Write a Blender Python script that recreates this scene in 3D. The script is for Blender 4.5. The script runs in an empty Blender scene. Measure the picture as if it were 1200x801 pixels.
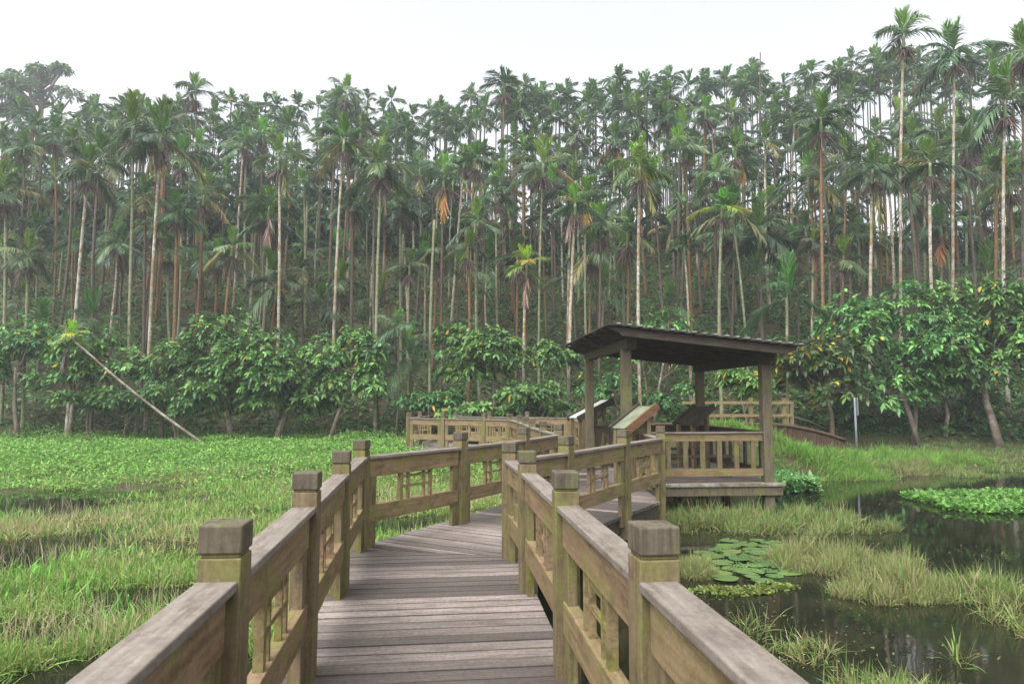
import bpy, math, random
import numpy as np
from mathutils import Vector, Matrix

# ------------------------------------------------------------------ camera, sky, sun, exposure
scene = bpy.context.scene
C = bpy.context.collection
R = math.radians
EYE = 1.6
PITCH = math.atan(67.5 / 800.0)
cam_data = bpy.data.cameras.new('camera')
cam_data.sensor_width = 36.0
cam_data.lens = 24.0
cam_data.clip_start = 0.05
cam_data.clip_end = 1200.0
cam = bpy.data.objects.new('camera', cam_data)
cam.location = (0, 0, EYE)
cam.rotation_euler = (math.pi / 2 + PITCH, 0, 0)
C.objects.link(cam)
scene.camera = cam
cam_data.dof.use_dof = True
cam_data.dof.focus_distance = 11.0
cam_data.dof.aperture_fstop = 8.0

SUN_EL, SUN_AZ = R(58), R(215)          # high, behind the camera's left shoulder
world = bpy.data.worlds.new('World')
scene.world = world
world.use_nodes = True
wn = world.node_tree
for n in list(wn.nodes):
    wn.nodes.remove(n)
w_out = wn.nodes.new('ShaderNodeOutputWorld')
w_bg = wn.nodes.new('ShaderNodeBackground')
w_sky = wn.nodes.new('ShaderNodeTexSky')
w_sky.sky_type = 'NISHITA'
w_sky.sun_disc = False
w_sky.sun_elevation = SUN_EL
w_sky.sun_rotation = SUN_AZ
w_sky.air_density = 1.0
w_sky.dust_density = 6.0
w_hsv = wn.nodes.new('ShaderNodeHueSaturation')
w_hsv.inputs['Saturation'].default_value = 0.16
w_bg.inputs['Strength'].default_value = 0.14
wn.links.new(w_sky.outputs[0], w_hsv.inputs['Color'])
wn.links.new(w_hsv.outputs[0], w_bg.inputs['Color'])
wn.links.new(w_bg.outputs[0], w_out.inputs['Surface'])

sun_data = bpy.data.lights.new('sun', 'SUN')
sun_data.energy = 0.6
sun_data.angle = R(75)
sun_data.color = (1.0, 0.97, 0.92)
sun = bpy.data.objects.new('sun', sun_data)
sdir = Vector((math.sin(SUN_AZ) * math.cos(SUN_EL), math.cos(SUN_AZ) * math.cos(SUN_EL), math.sin(SUN_EL)))
sun.rotation_euler = sdir.to_track_quat('Z', 'Y').to_euler()
C.objects.link(sun)

scene.view_settings.view_transform = 'Standard'
scene.view_settings.look = 'None'
scene.view_settings.exposure = 1.5
scene.view_settings.gamma = 1.0
scene.view_settings.use_curve_mapping = False
scene.render.engine = 'CYCLES'
cy = scene.cycles
cy.max_bounces = 6
cy.diffuse_bounces = 3
cy.glossy_bounces = 3
cy.transmission_bounces = 3
cy.volume_bounces = 1
cy.transparent_max_bounces = 4
cy.use_denoising = True
cy.volume_step_rate = 4.0
cy.sample_clamp_indirect = 6.0

rng = np.random.default_rng(7)
random.seed(11)

# ------------------------------------------------------------------ placing helpers
CT, ST = math.cos(PITCH), math.sin(PITCH)


def at(px, py, Y):
    """point at distance Y ahead seen at photo pixel px, py"""
    u, w = (px - 600) / 800.0, (400.5 - py) / 800.0
    d = (u, CT - w * ST, ST + w * CT)
    k = Y / d[1]
    return (d[0] * k, Y, EYE + d[2] * k)


def to_px(X, Y, Z):
    z = Z - EYE
    f = Y * CT + z * ST
    v = z * CT - Y * ST
    return 600 + 800 * X / f, 400.5 - 800 * v / f


def smooth(a, b, x):
    t = np.clip((x - a) / (b - a), 0, 1)
    return t * t * (3 - 2 * t)


def wob(X, Y, s, seed=0.0):
    return (np.sin(X * s * 1.3 + seed) * np.cos(Y * s * 1.7 - seed * 1.3) + 0.5 * np.sin(X * s * 2.9 - Y * s * 2.3 + seed * 2.1)) / 1.5


WATER_Z = -0.6


def tree_line(X):
    return 29.5 - 3.6 * smooth(2, 13, X) + 0.4 * np.sin(X * 0.35)


def terrain(X, Y):
    X = np.asarray(X, float)
    Y = np.asarray(Y, float)
    tl = tree_line(X)
    left = 1 - smooth(-3.0, 3.0, X)
    z = -1.15 + 0.12 * wob(X, Y, 0.5, 1.0)
    # marsh on the left climbs slowly, bank on the right climbs at the shore
    z_left = -0.78 + 0.62 * smooth(11, 27, Y) + 0.10 * wob(X, Y, 0.8, 2.0) * (1 - smooth(22, 28, Y))
    shore = 20.4 - 2.4 * (1 - smooth(5.5, 8.0, X)) + 1.6 * smooth(11, 16, X)
    z_right = -1.15 + 0.75 * smooth(shore - 2.2, shore + 0.7, Y) + 0.3 * smooth(shore, shore + 4.5, Y)
    z_right = z_right + 1.15 * np.exp(-(((X - 5.9) / 3.4) ** 2 + ((Y - 20.3) / 2.0) ** 2))
    z = left * z_left + (1 - left) * z_right
    t = (Y - tl) / 23.5
    hill = 13.2 * np.clip(t, 0, None) ** 1.05
    hill = np.where(t > 1, 13.2 - 4.0 * np.clip(t - 1, 0, 1.2), hill)
    side = 1.0 - 0.12 * smooth(8, 40, X) + 0.17 * (1 - smooth(-16, 2, X))
    z = z + hill * side + 0.22 * wob(X, Y, 0.6, 4.0) * smooth(0, 0.15, t)
    z = z + 0.15 * smooth(-2.0, 2.0, Y - tl)
    # ridge far behind on the left
    z = z + 16.0 * np.exp(-(((X + 62) / 26) ** 2 + ((Y - 92) / 16) ** 2))
    return z


def tz(x, y):
    return float(terrain(x, y))


# ------------------------------------------------------------------ mesh helpers
def np_mesh(name, V, F, mats, tint=None, smooth_shade=False, mat_idx=None):
    V = np.asarray(V, dtype=np.float32)
    F = np.asarray(F, dtype=np.int32)
    me = bpy.data.meshes.new(name)
    n, k = F.shape
    me.vertices.add(len(V))
    me.vertices.foreach_set('co', V.ravel())
    me.loops.add(n * k)
    me.loops.foreach_set('vertex_index', F.ravel())
    me.polygons.add(n)
    me.polygons.foreach_set('loop_start', np.arange(0, n * k, k, dtype=np.int32))
    me.polygons.foreach_set('loop_total', np.full(n, k, dtype=np.int32))
    if smooth_shade:
        me.polygons.foreach_set('use_smooth', np.ones(n, dtype=bool))
    if mat_idx is not None:
        me.polygons.foreach_set('material_index', np.asarray(mat_idx, dtype=np.int32))
    for m in (mats if isinstance(mats, (list, tuple)) else [mats]):
        me.materials.append(m)
    if tint is not None:
        at_ = me.attributes.new('tint', 'FLOAT_COLOR', 'POINT')
        T = np.ones((len(V), 4), dtype=np.float32)
        T[:, :3] = tint
        at_.data.foreach_set('color', T.ravel())
    me.update(calc_edges=True)
    me.validate()
    return me


def link(name, me, parent=None, loc=(0, 0, 0), rot=(0, 0, 0), scale=(1, 1, 1)):
    o = bpy.data.objects.new(name, me)
    C.objects.link(o)
    o.parent = parent
    o.location = loc
    o.rotation_euler = rot
    o.scale = scale
    return o


def tag(o, label=None, cat=None, group=None, kind=None):
    if label:
        o['label'] = label
    if cat:
        o['category'] = cat
    if group:
        o['group'] = group
    if kind:
        o['kind'] = kind
    return o


class MB:
    """collects boxes, prisms and tubes into one mesh"""

    def __init__(self):
        self.v, self.f, self.t = [], [], []
        self.cur = (1, 1, 1)

    def add(self, verts, faces):
        b = len(self.v)
        self.v += [tuple(p) for p in verts]
        self.t += [self.cur] * len(verts)
        self.f += [tuple(i + b for i in f) for f in faces]

    def box(self, x0, x1, y0, y1, z0, z1, M=None):
        P = [Vector((x, y, z)) for z in (z0, z1) for y in (y0, y1) for x in (x0, x1)]
        if M is not None:
            P = [M @ p for p in P]
        self.add(P, [(0, 2, 3, 1), (4, 5, 7, 6), (0, 1, 5, 4), (2, 6, 7, 3), (0, 4, 6, 2), (1, 3, 7, 5)])

    def prism(self, poly, z0, z1):
        n = len(poly)
        P = [(p[0], p[1], z0) for p in poly] + [(p[0], p[1], z1) for p in poly]
        F = [tuple(range(n - 1, -1, -1)), tuple(range(n, 2 * n))]
        F += [(i, (i + 1) % n, n + (i + 1) % n, n + i) for i in range(n)]
        self.add(P, F)

    def profile(self, pts, y0, y1):
        """extrude an x-z outline between y0 and y1"""
        n = len(pts)
        P = [(p[0], y0, p[1]) for p in pts] + [(p[0], y1, p[1]) for p in pts]
        F = [tuple(range(n)), tuple(range(2 * n - 1, n - 1, -1))]
        F += [(i, n + i, n + (i + 1) % n, (i + 1) % n) for i in range(n)]
        self.add(P, F)

    def tube(self, pts, rad, sides=8, cap=True):
        pts = [Vector(p) for p in pts]
        b = len(self.v)
        n = len(pts)
        ref = Vector((1, 0.13, 0.07)).normalized()
        for i, p in enumerate(pts):
            d = (pts[min(i + 1, n - 1)] - pts[max(i - 1, 0)]).normalized()
            a = d.cross(ref)
            if a.length < 1e-3:
                a = d.cross(Vector((0, 1, 0)))
            a.normalize()
            c = d.cross(a)
            for k in range(sides):
                th = 2 * math.pi * k / sides
                self.v.append(tuple(p + (a * math.cos(th) + c * math.sin(th)) * rad[i]))
                self.t.append(self.cur)
        for i in range(n - 1):
            for k in range(sides):
                k2 = (k + 1) % sides
                self.f.append((b + i * sides + k, b + i * sides + k2, b + (i + 1) * sides + k2, b + (i + 1) * sides + k))
        if cap:
            self.f.append(tuple(b + (n - 1) * sides + k for k in range(sides)))
            self.f.append(tuple(b + k for k in range(sides - 1, -1, -1)))

    def mesh(self, name, mat, smooth_shade=False, tint=False):
        me = bpy.data.meshes.new(name)
        me.from_pydata(self.v, [], self.f)
        me.materials.append(mat)
        if smooth_shade:
            me.polygons.foreach_set('use_smooth', np.ones(len(me.polygons), dtype=bool))
        if tint:
            a = me.attributes.new('tint', 'FLOAT_COLOR', 'POINT')
            T = np.ones((len(self.v), 4), dtype=np.float32)
            T[:, :3] = np.array(self.t)
            a.data.foreach_set('color', T.ravel())
        me.update()
        return me


def bevel(o, w=0.006, seg=2):
    m = o.modifiers.new('edge_wear', 'BEVEL')
    m.width = w
    m.segments = seg
    m.limit_method = 'ANGLE'
    m.angle_limit = R(50)
    return o


def unit(A):
    return A / np.maximum(np.linalg.norm(A, axis=-1, keepdims=True), 1e-9)


def ribbons(P, D, L, W, droop, col, prof=(0.6, 1.0, 0.7, 0.06), roll=0.5, rg=rng, foot=None):
    """thin blades: base P, direction D, length L, width W, sag droop; returns verts, quads, tints"""
    P = np.asarray(P, float)
    D = unit(np.asarray(D, float))
    n = len(P)
    L = np.broadcast_to(L, n).astype(float)
    W = np.broadcast_to(W, n).astype(float)
    droop = np.broadcast_to(droop, n).astype(float)
    k = len(prof)
    s = np.linspace(0, 1, k)
    cen = P[:, None, :] + D[:, None, :] * (L[:, None] * s)[..., None]
    cen[..., 2] -= droop[:, None] * L[:, None] * s ** 2
    tan = D[:, None, :] * np.ones((1, k, 1))
    tan = tan + np.stack([np.zeros((n, k)), np.zeros((n, k)), -2 * droop[:, None] * s * np.ones((n, 1))], -1)
    up = np.array([0, 0, 1.0]) + rg.normal(0, roll, (n, 3))
    side = unit(np.cross(D, up))
    w = W[:, None] * np.array(prof)[None, :] * 0.5
    a = cen + side[:, None, :] * w[..., None]
    b = cen - side[:, None, :] * w[..., None]
    V = np.stack([a, b], 2).reshape(n * k * 2, 3)
    base = (np.arange(n) * k * 2)[:, None]
    F = []
    for i in range(k - 1):
        F.append(np.stack([base[:, 0] + 2 * i, base[:, 0] + 2 * i + 1, base[:, 0] + 2 * i + 3, base[:, 0] + 2 * i + 2], -1))
    F = np.stack(F, 1).reshape(-1, 4)
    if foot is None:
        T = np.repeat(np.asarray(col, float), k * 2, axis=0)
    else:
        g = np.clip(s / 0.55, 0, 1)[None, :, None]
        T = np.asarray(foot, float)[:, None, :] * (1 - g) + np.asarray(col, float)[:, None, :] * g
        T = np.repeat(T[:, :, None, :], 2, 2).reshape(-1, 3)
    return V, F, T


def join(parts):
    V, F, T, o = [], [], [], 0
    for v, f, t in parts:
        V.append(v)
        F.append(f + o)
        T.append(t)
        o += len(v)
    return np.concatenate(V), np.concatenate(F), np.concatenate(T)


def pick(n, cols, sd=0.12, rg=rng, p=None):
    cols = np.array(cols)
    c = cols[rg.choice(len(cols), n, p=p)]
    return np.clip(c * (1 + rg.normal(0, sd, (n, 1))) * (1 + rg.normal(0, sd * 0.3, (n, 3))), 0.005, 0.9)


# ------------------------------------------------------------------ materials
def new_mat(name):
    m = bpy.data.materials.new(name)
    m.use_nodes = True
    nt = m.node_tree
    for n in list(nt.nodes):
        nt.nodes.remove(n)
    out = nt.nodes.new('ShaderNodeOutputMaterial')
    p = nt.nodes.new('ShaderNodeBsdfPrincipled')
    nt.links.new(p.outputs[0], out.inputs['Surface'])
    return m, nt, p, out


def nd(nt, typ, **kw):
    n = nt.nodes.new(typ)
    for k, v in kw.items():
        if k in n.inputs:
            n.inputs[k].default_value = v
        else:
            setattr(n, k, v)
    return n


def mix(nt, fac, a, b, blend='MIX'):
    n = nt.nodes.new('ShaderNodeMix')
    n.data_type = 'RGBA'
    n.blend_type = blend
    for s, x in ((n.inputs[0], fac), (n.inputs[6], a), (n.inputs[7], b)):
        if isinstance(x, bpy.types.NodeSocket):
            nt.links.new(x, s)
        elif isinstance(x, (tuple, list)):
            s.default_value = (x[0], x[1], x[2], 1)
        else:
            s.default_value = x
    return n.outputs[2]


def ramp(nt, fac, lo, hi, a=0.0, b=1.0):
    n = nt.nodes.new('ShaderNodeMapRange')
    n.inputs[1].default_value = lo
    n.inputs[2].default_value = hi
    n.inputs[3].default_value = a
    n.inputs[4].default_value = b
    nt.links.new(fac, n.inputs[0])
    return n.outputs[0]


def coords(nt, scale=(1, 1, 1), rnd=True):
    """object coordinates, shifted per object so that copies do not repeat"""
    tc = nt.nodes.new('ShaderNodeTexCoord')
    oi = nt.nodes.new('ShaderNodeObjectInfo')
    mp = nt.nodes.new('ShaderNodeMapping')
    mp.inputs['Scale'].default_value = scale
    nt.links.new(tc.outputs['Object'], mp.inputs['Vector'])
    if rnd:
        mul = nt.nodes.new('ShaderNodeVectorMath')
        mul.operation = 'SCALE'
        mul.inputs[0].default_value = (37.0, 53.0, 71.0)
        nt.links.new(oi.outputs['Random'], mul.inputs['Scale'])
        nt.links.new(mul.outputs[0], mp.inputs['Location'])
    return mp.outputs[0], oi.outputs['Random']


def noise(nt, vec, scale=5.0, detail=4.0, rough=0.55):
    n = nt.nodes.new('ShaderNodeTexNoise')
    n.inputs['Scale'].default_value = scale
    n.inputs['Detail'].default_value = detail
    n.inputs['Roughness'].default_value = rough
    nt.links.new(vec, n.inputs['Vector'])
    return n.outputs[0]


def bump(nt, p, h, strength=0.3, dist=0.01):
    b = nt.nodes.new('ShaderNodeBump')
    b.inputs['Strength'].default_value = strength
    b.inputs['Distance'].default_value = dist
    nt.links.new(h, b.inputs['Height'])
    nt.links.new(b.outputs[0], p.inputs['Normal'])


def wood(name, base, alt, algae, dark, algae_amt=0.5, spots=True, tint=False, rough=0.75, axis='x'):
    m, nt, p, out = new_mat(name)
    g = (1.2, 26, 26) if axis == 'x' else ((26, 26, 1.2) if axis == 'z' else (26, 1.2, 26))
    vg, rnd = coords(nt, g)
    dk = lambda q: tuple(x * 0.93 for x in q)
    base, alt, algae, dark = dk(base), dk(alt), dk(algae), dk(dark)
    v1, _ = coords(nt, (1, 1, 1))
    vs, _ = coords(nt, (3.0, 9, 9) if axis == 'x' else ((9, 9, 2.2) if axis == 'z' else (9, 3.0, 9)))
    streak = noise(nt, vs, 1.3, 6, 0.7)
    fine = noise(nt, v1, 60.0, 4, 0.7)
    grain = noise(nt, vg, 1.6, 6, 0.6)
    blot = noise(nt, v1, 3.2, 5, 0.6)
    blot2 = noise(nt, v1, 7.5, 5, 0.65)
    c = mix(nt, rnd, base, alt)
    c = mix(nt, ramp(nt, grain, 0.35, 0.7), c, mix(nt, 1.0, c, (0.62, 0.60, 0.58), 'MULTIPLY'))
    a = ramp(nt, blot, 0.62 - 0.25 * algae_amt, 0.78 - 0.2 * algae_amt)
    c = mix(nt, a, c, algae)
    c = mix(nt, ramp(nt, streak, 0.50, 0.68, 0, 0.8), c, mix(nt, 1.0, c, (0.5, 0.46, 0.42), 'MULTIPLY'))
    c = mix(nt, ramp(nt, blot2, 0.54, 0.70, 0, 0.8), c, dark)
    c = mix(nt, ramp(nt, fine, 0.35, 0.65), mix(nt, 1.0, c, (0.82, 0.81, 0.8), 'MULTIPLY'), mix(nt, 1.0, c, (1.12, 1.12, 1.12), 'MULTIPLY'))
    if spots:
        vor = nt.nodes.new('ShaderNodeTexVoronoi')
        vor.inputs['Scale'].default_value = 17.0
        vor.inputs['Randomness'].default_value = 1.0
        wv, _ = coords(nt, (1, 1, 0.7))
        nt.links.new(wv, vor.inputs['Vector'])
        sp = ramp(nt, vor.outputs['Distance'], 0.05, 0.12, 0.75, 0)
        gate = ramp(nt, noise(nt, v1, 4.0, 2), 0.56, 0.62)
        mul = nt.nodes.new('ShaderNodeMath')
        mul.operation = 'MULTIPLY'
        nt.links.new(sp, mul.inputs[0])
        nt.links.new(gate, mul.inputs[1])
        c = mix(nt, mul.outputs[0], c, (0.34, 0.335, 0.31))
    if tint:
        at_ = nt.nodes.new('ShaderNodeAttribute')
        at_.attribute_name = 'tint'
        c = mix(nt, 1.0, c, at_.outputs['Color'], 'MULTIPLY')
    nt.links.new(c, p.inputs['Base Color'])
    p.inputs['Roughness'].default_value = rough
    p.inputs['Specular IOR Level'].default_value = 0.14
    bump(nt, p, grain, 0.35, 0.004)
    return m


M_rail = wood('railing_wood', (0.265, 0.205, 0.11), (0.265, 0.185, 0.115), (0.185, 0.185, 0.055), (0.135, 0.10, 0.062), 0.5)
M_post = wood('post_wood', (0.205, 0.17, 0.09), (0.195, 0.15, 0.095), (0.16, 0.165, 0.05), (0.09, 0.07, 0.05), 0.6, axis='z')
M_postcap = wood('post_cap_wood', (0.145, 0.125, 0.09), (0.125, 0.11, 0.085), (0.12, 0.13, 0.05), (0.06, 0.05, 0.042), 0.45, axis='z')
M_handrail = wood('handrail_wood', (0.25, 0.222, 0.195), (0.225, 0.198, 0.172), (0.185, 0.175, 0.115), (0.12, 0.10, 0.09), 0.2)
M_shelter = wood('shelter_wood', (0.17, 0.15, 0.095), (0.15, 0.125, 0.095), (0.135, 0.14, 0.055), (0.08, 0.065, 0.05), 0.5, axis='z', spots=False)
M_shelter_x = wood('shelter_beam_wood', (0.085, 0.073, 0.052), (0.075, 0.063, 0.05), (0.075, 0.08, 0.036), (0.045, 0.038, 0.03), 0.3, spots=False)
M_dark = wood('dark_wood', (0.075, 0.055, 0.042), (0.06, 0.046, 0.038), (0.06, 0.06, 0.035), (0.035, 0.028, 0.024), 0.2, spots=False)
M_roof = wood('roof_board_wood', (0.075, 0.068, 0.058), (0.065, 0.058, 0.05), (0.06, 0.06, 0.035), (0.06, 0.055, 0.05), 0.2, axis='y', spots=False)
M_brown = wood('brown_plank_wood', (0.11, 0.07, 0.048), (0.095, 0.062, 0.044), (0.09, 0.08, 0.04), (0.06, 0.045, 0.035), 0.15, axis='z', spots=False)
M_orange = wood('orange_stained_wood', (0.20, 0.115, 0.06), (0.18, 0.105, 0.06), (0.22, 0.15, 0.07), (0.2, 0.1, 0.06), 0.1, spots=False)


def deck_mat():
    m, nt, p, out = new_mat('deck_wood')
    tc = nt.nodes.new('ShaderNodeTexCoord')
    at_ = nt.nodes.new('ShaderNodeAttribute')
    at_.attribute_name = 'tint'
    uv = nt.nodes.new('ShaderNodeAttribute')
    uv.attribute_name = 'plank_uv'
    mp = nt.nodes.new('ShaderNodeMapping')
    mp.inputs['Scale'].default_value = (1.3, 24, 24)
    nt.links.new(uv.outputs['Vector'], mp.inputs['Vector'])
    grain = noise(nt, mp.outputs[0], 1.5, 6, 0.62)
    mp2 = nt.nodes.new('ShaderNodeMapping')
    mp2.inputs['Scale'].default_value = (1.0, 2.6, 1.0)
    nt.links.new(uv.outputs['Vector'], mp2.inputs['Vector'])
    blot = noise(nt, mp2.outputs[0], 2.6, 6, 0.66)
    fine = noise(nt, tc.outputs['Object'], 34, 3, 0.6)
    c = mix(nt, ramp(nt, grain, 0.36, 0.68), (1.15, 1.12, 1.1), (0.6, 0.58, 0.58))
    c = mix(nt, 1.0, at_.outputs['Color'], c, 'MULTIPLY')
    c = mix(nt, ramp(nt, blot, 0.46, 0.64, 0, 0.55), c, (0.078, 0.063, 0.057))
    c = mix(nt, ramp(nt, noise(nt, tc.outputs['Object'], 1.7, 4, 0.6), 0.60, 0.74, 0, 0.3), c, (0.16, 0.16, 0.09))
    c = mix(nt, ramp(nt, fine, 0.35, 0.65), mix(nt, 1.0, c, (0.78, 0.77, 0.76), 'MULTIPLY'), mix(nt, 1.0, c, (1.18, 1.17, 1.16), 'MULTIPLY'))
    c = mix(nt, ramp(nt, fine, 0.70, 0.76, 0, 0.3), c, (0.30, 0.275, 0.25))
    # grime collected along the joints
    sx = nt.nodes.new('ShaderNodeSeparateXYZ')
    nt.links.new(uv.outputs['Vector'], sx.inputs[0])
    wid = nt.nodes.new('ShaderNodeMath')
    wid.operation = 'PINGPONG'
    wid.inputs[1].default_value = 0.068
    nt.links.new(sx.outputs[2], wid.inputs[0])
    jn = nt.nodes.new('ShaderNodeMath')
    jn.operation = 'MULTIPLY_ADD'
    jn.inputs[1].default_value = 0.022
    nt.links.new(noise(nt, mp2.outputs[0], 5.0, 4, 0.6), jn.inputs[0])
    jn.inputs[2].default_value = -0.006
    lt = nt.nodes.new('ShaderNodeMath')
    lt.operation = 'SUBTRACT'
    nt.links.new(jn.outputs[0], lt.inputs[0])
    nt.links.new(wid.outputs[0], lt.inputs[1])
    c = mix(nt, ramp(nt, lt.outputs[0], -0.006, 0.004, 0, 0.5), c, (0.045, 0.04, 0.036))
    nt.links.new(c, p.inputs['Base Color'])
    p.inputs['Roughness'].default_value = 0.72
    p.inputs['Specular IOR Level'].default_value = 0.3
    bump(nt, p, grain, 0.45, 0.004)
    return m


M_deck = deck_mat()


def leaf_mat(name, trans=0.28, rough=0.5, hue_var=0.02, val_var=0.35, spec=0.3):
    m, nt, p, out = new_mat(name)
    at_ = nt.nodes.new('ShaderNodeAttribute')
    at_.attribute_name = 'tint'
    oi = nt.nodes.new('ShaderNodeObjectInfo')
    h = nt.nodes.new('ShaderNodeHueSaturation')
    nt.links.new(at_.outputs['Color'], h.inputs['Color'])
    nt.links.new(ramp(nt, oi.outputs['Random'], 0, 1, 0.5 - hue_var, 0.5 + hue_var), h.inputs['Hue'])
    w = nt.nodes.new('ShaderNodeMath')
    w.operation = 'FRACT'
    w2 = nt.nodes.new('ShaderNodeMath')
    w2.operation = 'MULTIPLY'
    w2.inputs[1].default_value = 17.37
    nt.links.new(oi.outputs['Random'], w2.inputs[0])
    nt.links.new(w2.outputs[0], w.inputs[0])
    nt.links.new(ramp(nt, w.outputs[0], 0, 1, 1 - val_var, 1 + val_var), h.inputs['Value'])
    nt.links.new(h.outputs[0], p.inputs['Base Color'])
    p.inputs['Roughness'].default_value = rough
    p.inputs['Specular IOR Level'].default_value = spec
    t = nt.nodes.new('ShaderNodeBsdfTranslucent')
    nt.links.new(h.outputs[0], t.inputs['Color'])
    ms = nt.nodes.new('ShaderNodeMixShader')
    ms.inputs[0].default_value = trans
    nt.links.new(p.outputs[0], ms.inputs[1])
    nt.links.new(t.outputs[0], ms.inputs[2])
    nt.links.new(ms.outputs[0], out.inputs['Surface'])
    return m


M_palm = leaf_mat('palm_frond_leaf', 0.3, 0.40, 0.028, 0.42, 0.4)
M_leaf = leaf_mat('broad_leaf', 0.22, 0.42, 0.012, 0.15, 0.3)
M_grass = leaf_mat('grass_blade', 0.3, 0.55, 0.0, 0.0)
M_under = leaf_mat('undergrowth_leaf', 0.2, 0.5, 0.0, 0.0)
M_pad = leaf_mat('lily_pad_leaf', 0.05, 0.3, 0.015, 0.2, 0.5)


def trunk_mat(name, pale, dark, patch, patch_amt, ring=0.5):
    m, nt, p, out = new_mat(name)
    v, rnd = coords(nt, (1, 1, 1))
    w = nt.nodes.new('ShaderNodeTexWave')
    w.wave_type = 'BANDS'
    w.bands_direction = 'Z'
    w.inputs['Scale'].default_value = 1.35
    w.inputs['Distortion'].default_value = 1.5
    w.inputs['Detail'].default_value = 2
    nt.links.new(v, w.inputs['Vector'])
    n1 = noise(nt, v, 2.3, 5, 0.65)
    n2 = noise(nt, v, 7.0, 4, 0.65)
    n3 = noise(nt, v, 0.45, 3, 0.6)
    c = mix(nt, ramp(nt, n2, 0.40, 0.62), pale, dark)
    c = mix(nt, ramp(nt, n1, 0.62 - patch_amt * 0.3, 0.72 - patch_amt * 0.25), c, patch)
    c = mix(nt, ramp(nt, n3, 0.5, 0.66, 0, 0.7), c, mix(nt, 0.5, patch, dark))
    c = mix(nt, ramp(nt, w.outputs[0], 0.80, 0.97, 0, ring), c, (0.06, 0.05, 0.04))
    nt.links.new(c, p.inputs['Base Color'])
    p.inputs['Roughness'].default_value = 0.85
    p.inputs['Specular IOR Level'].default_value = 0.2
    bump(nt, p, n2, 0.3, 0.01)
    return m


M_tr_pale = trunk_mat('pale_palm_bark', (0.46, 0.44, 0.38), (0.22, 0.19, 0.14), (0.25, 0.15, 0.07), 0.4, 0.22)
M_tr_orange = trunk_mat('rusty_palm_bark', (0.20, 0.135, 0.08), (0.10, 0.07, 0.045), (0.23, 0.115, 0.042), 0.55, 0.35)
M_tr_dark = trunk_mat('dark_palm_bark', (0.12, 0.10, 0.08), (0.07, 0.06, 0.05), (0.16, 0.095, 0.05), 0.2, 0.4)
M_tr_green = trunk_mat('green_palm_bark', (0.22, 0.24, 0.14), (0.13, 0.14, 0.08), (0.28, 0.26, 0.18), 0.3, 0.22)
M_bark = trunk_mat('tree_bark', (0.20, 0.17, 0.13), (0.09, 0.075, 0.06), (0.14, 0.12, 0.08), 0.3, 0.0)
M_bark_white = trunk_mat('lichen_white_bark', (0.30, 0.28, 0.24), (0.12, 0.10, 0.08), (0.12, 0.09, 0.06), 0.5, 0.0)


def plain(name, col, rough=0.6, metal=0.0, var=0.15, sc=6.0):
    m, nt, p, out = new_mat(name)
    v, _ = coords(nt)
    n1 = noise(nt, v, sc, 4)
    c = mix(nt, ramp(nt, n1, 0.3, 0.7), tuple(x * (1 - var) for x in col), tuple(x * (1 + var) for x in col))
    nt.links.new(c, p.inputs['Base Color'])
    p.inputs['Roughness'].default_value = rough
    p.inputs['Metallic'].default_value = metal
    return m


M_shaft = plain('crown_shaft_green', (0.13, 0.20, 0.07), 0.4, 0, 0.2)
M_fruit = plain('brown_fruit_stalk', (0.15, 0.105, 0.08), 0.9, 0, 0.3)
M_panel = plain('white_board_face', (0.42, 0.44, 0.41), 0.35, 0, 0.08, 3.0)
M_moss_panel = plain('mossy_board_face', (0.15, 0.17, 0.115), 0.45, 0, 0.35, 5.0)
M_metal = plain('grey_galvanised_metal', (0.15, 0.165, 0.18), 0.6, 0, 0.1)


def ground_mat():
    m, nt, p, out = new_mat('earth_and_moss')
    tc = nt.nodes.new('ShaderNodeTexCoord')
    n1 = noise(nt, tc.outputs['Object'], 0.7, 6, 0.65)
    n2 = noise(nt, tc.outputs['Object'], 4.0, 5, 0.6)
    c = mix(nt, ramp(nt, n1, 0.42, 0.58), (0.045, 0.068, 0.022), (0.07, 0.05, 0.032))
    c = mix(nt, ramp(nt, n2, 0.5, 0.7), c, (0.03, 0.045, 0.018))
    nt.links.new(c, p.inputs['Base Color'])
    p.inputs['Roughness'].default_value = 0.95
    p.inputs['Specular IOR Level'].default_value = 0.1
    bump(nt, p, n2, 0.6, 0.05)
    return m


def water_mat():
    m, nt, p, out = new_mat('dark_pond_water')
    tc = nt.nodes.new('ShaderNodeTexCoord')
    n1 = noise(nt, tc.outputs['Object'], 0.8, 5, 0.6)
    n2 = noise(nt, tc.outputs['Object'], 2.2, 3, 0.5)
    n3 = noise(nt, tc.outputs['Object'], 14.0, 2, 0.5)
    c = mix(nt, ramp(nt, n1, 0.45, 0.7), (0.010, 0.011, 0.006), (0.021, 0.021, 0.011))
    sc = ramp(nt, noise(nt, tc.outputs['Object'], 26.0, 3, 0.7), 0.66, 0.70, 0, 0.55)
    gate = ramp(nt, noise(nt, tc.outputs['Object'], 0.55, 3, 0.6), 0.56, 0.64)
    mm = nt.nodes.new('ShaderNodeMath')
    mm.operation = 'MULTIPLY'
    nt.links.new(sc, mm.inputs[0])
    nt.links.new(gate, mm.inputs[1])
    c = mix(nt, mm.outputs[0], c, (0.075, 0.09, 0.03))
    nt.links.new(c, p.inputs['Base Color'])
    nt.links.new(ramp(nt, n1, 0.35, 0.7, 0.015, 0.07), p.inputs['Roughness'])
    p.inputs['IOR'].default_value = 1.33
    ad = nt.nodes.new('ShaderNodeMath')
    ad.operation = 'MULTIPLY_ADD'
    ad.inputs[1].default_value = 0.15
    nt.links.new(n3, ad.inputs[0])
    nt.links.new(n2, ad.inputs[2])
    bump(nt, p, ad.outputs[0], 0.07, 0.02)
    return m


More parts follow.
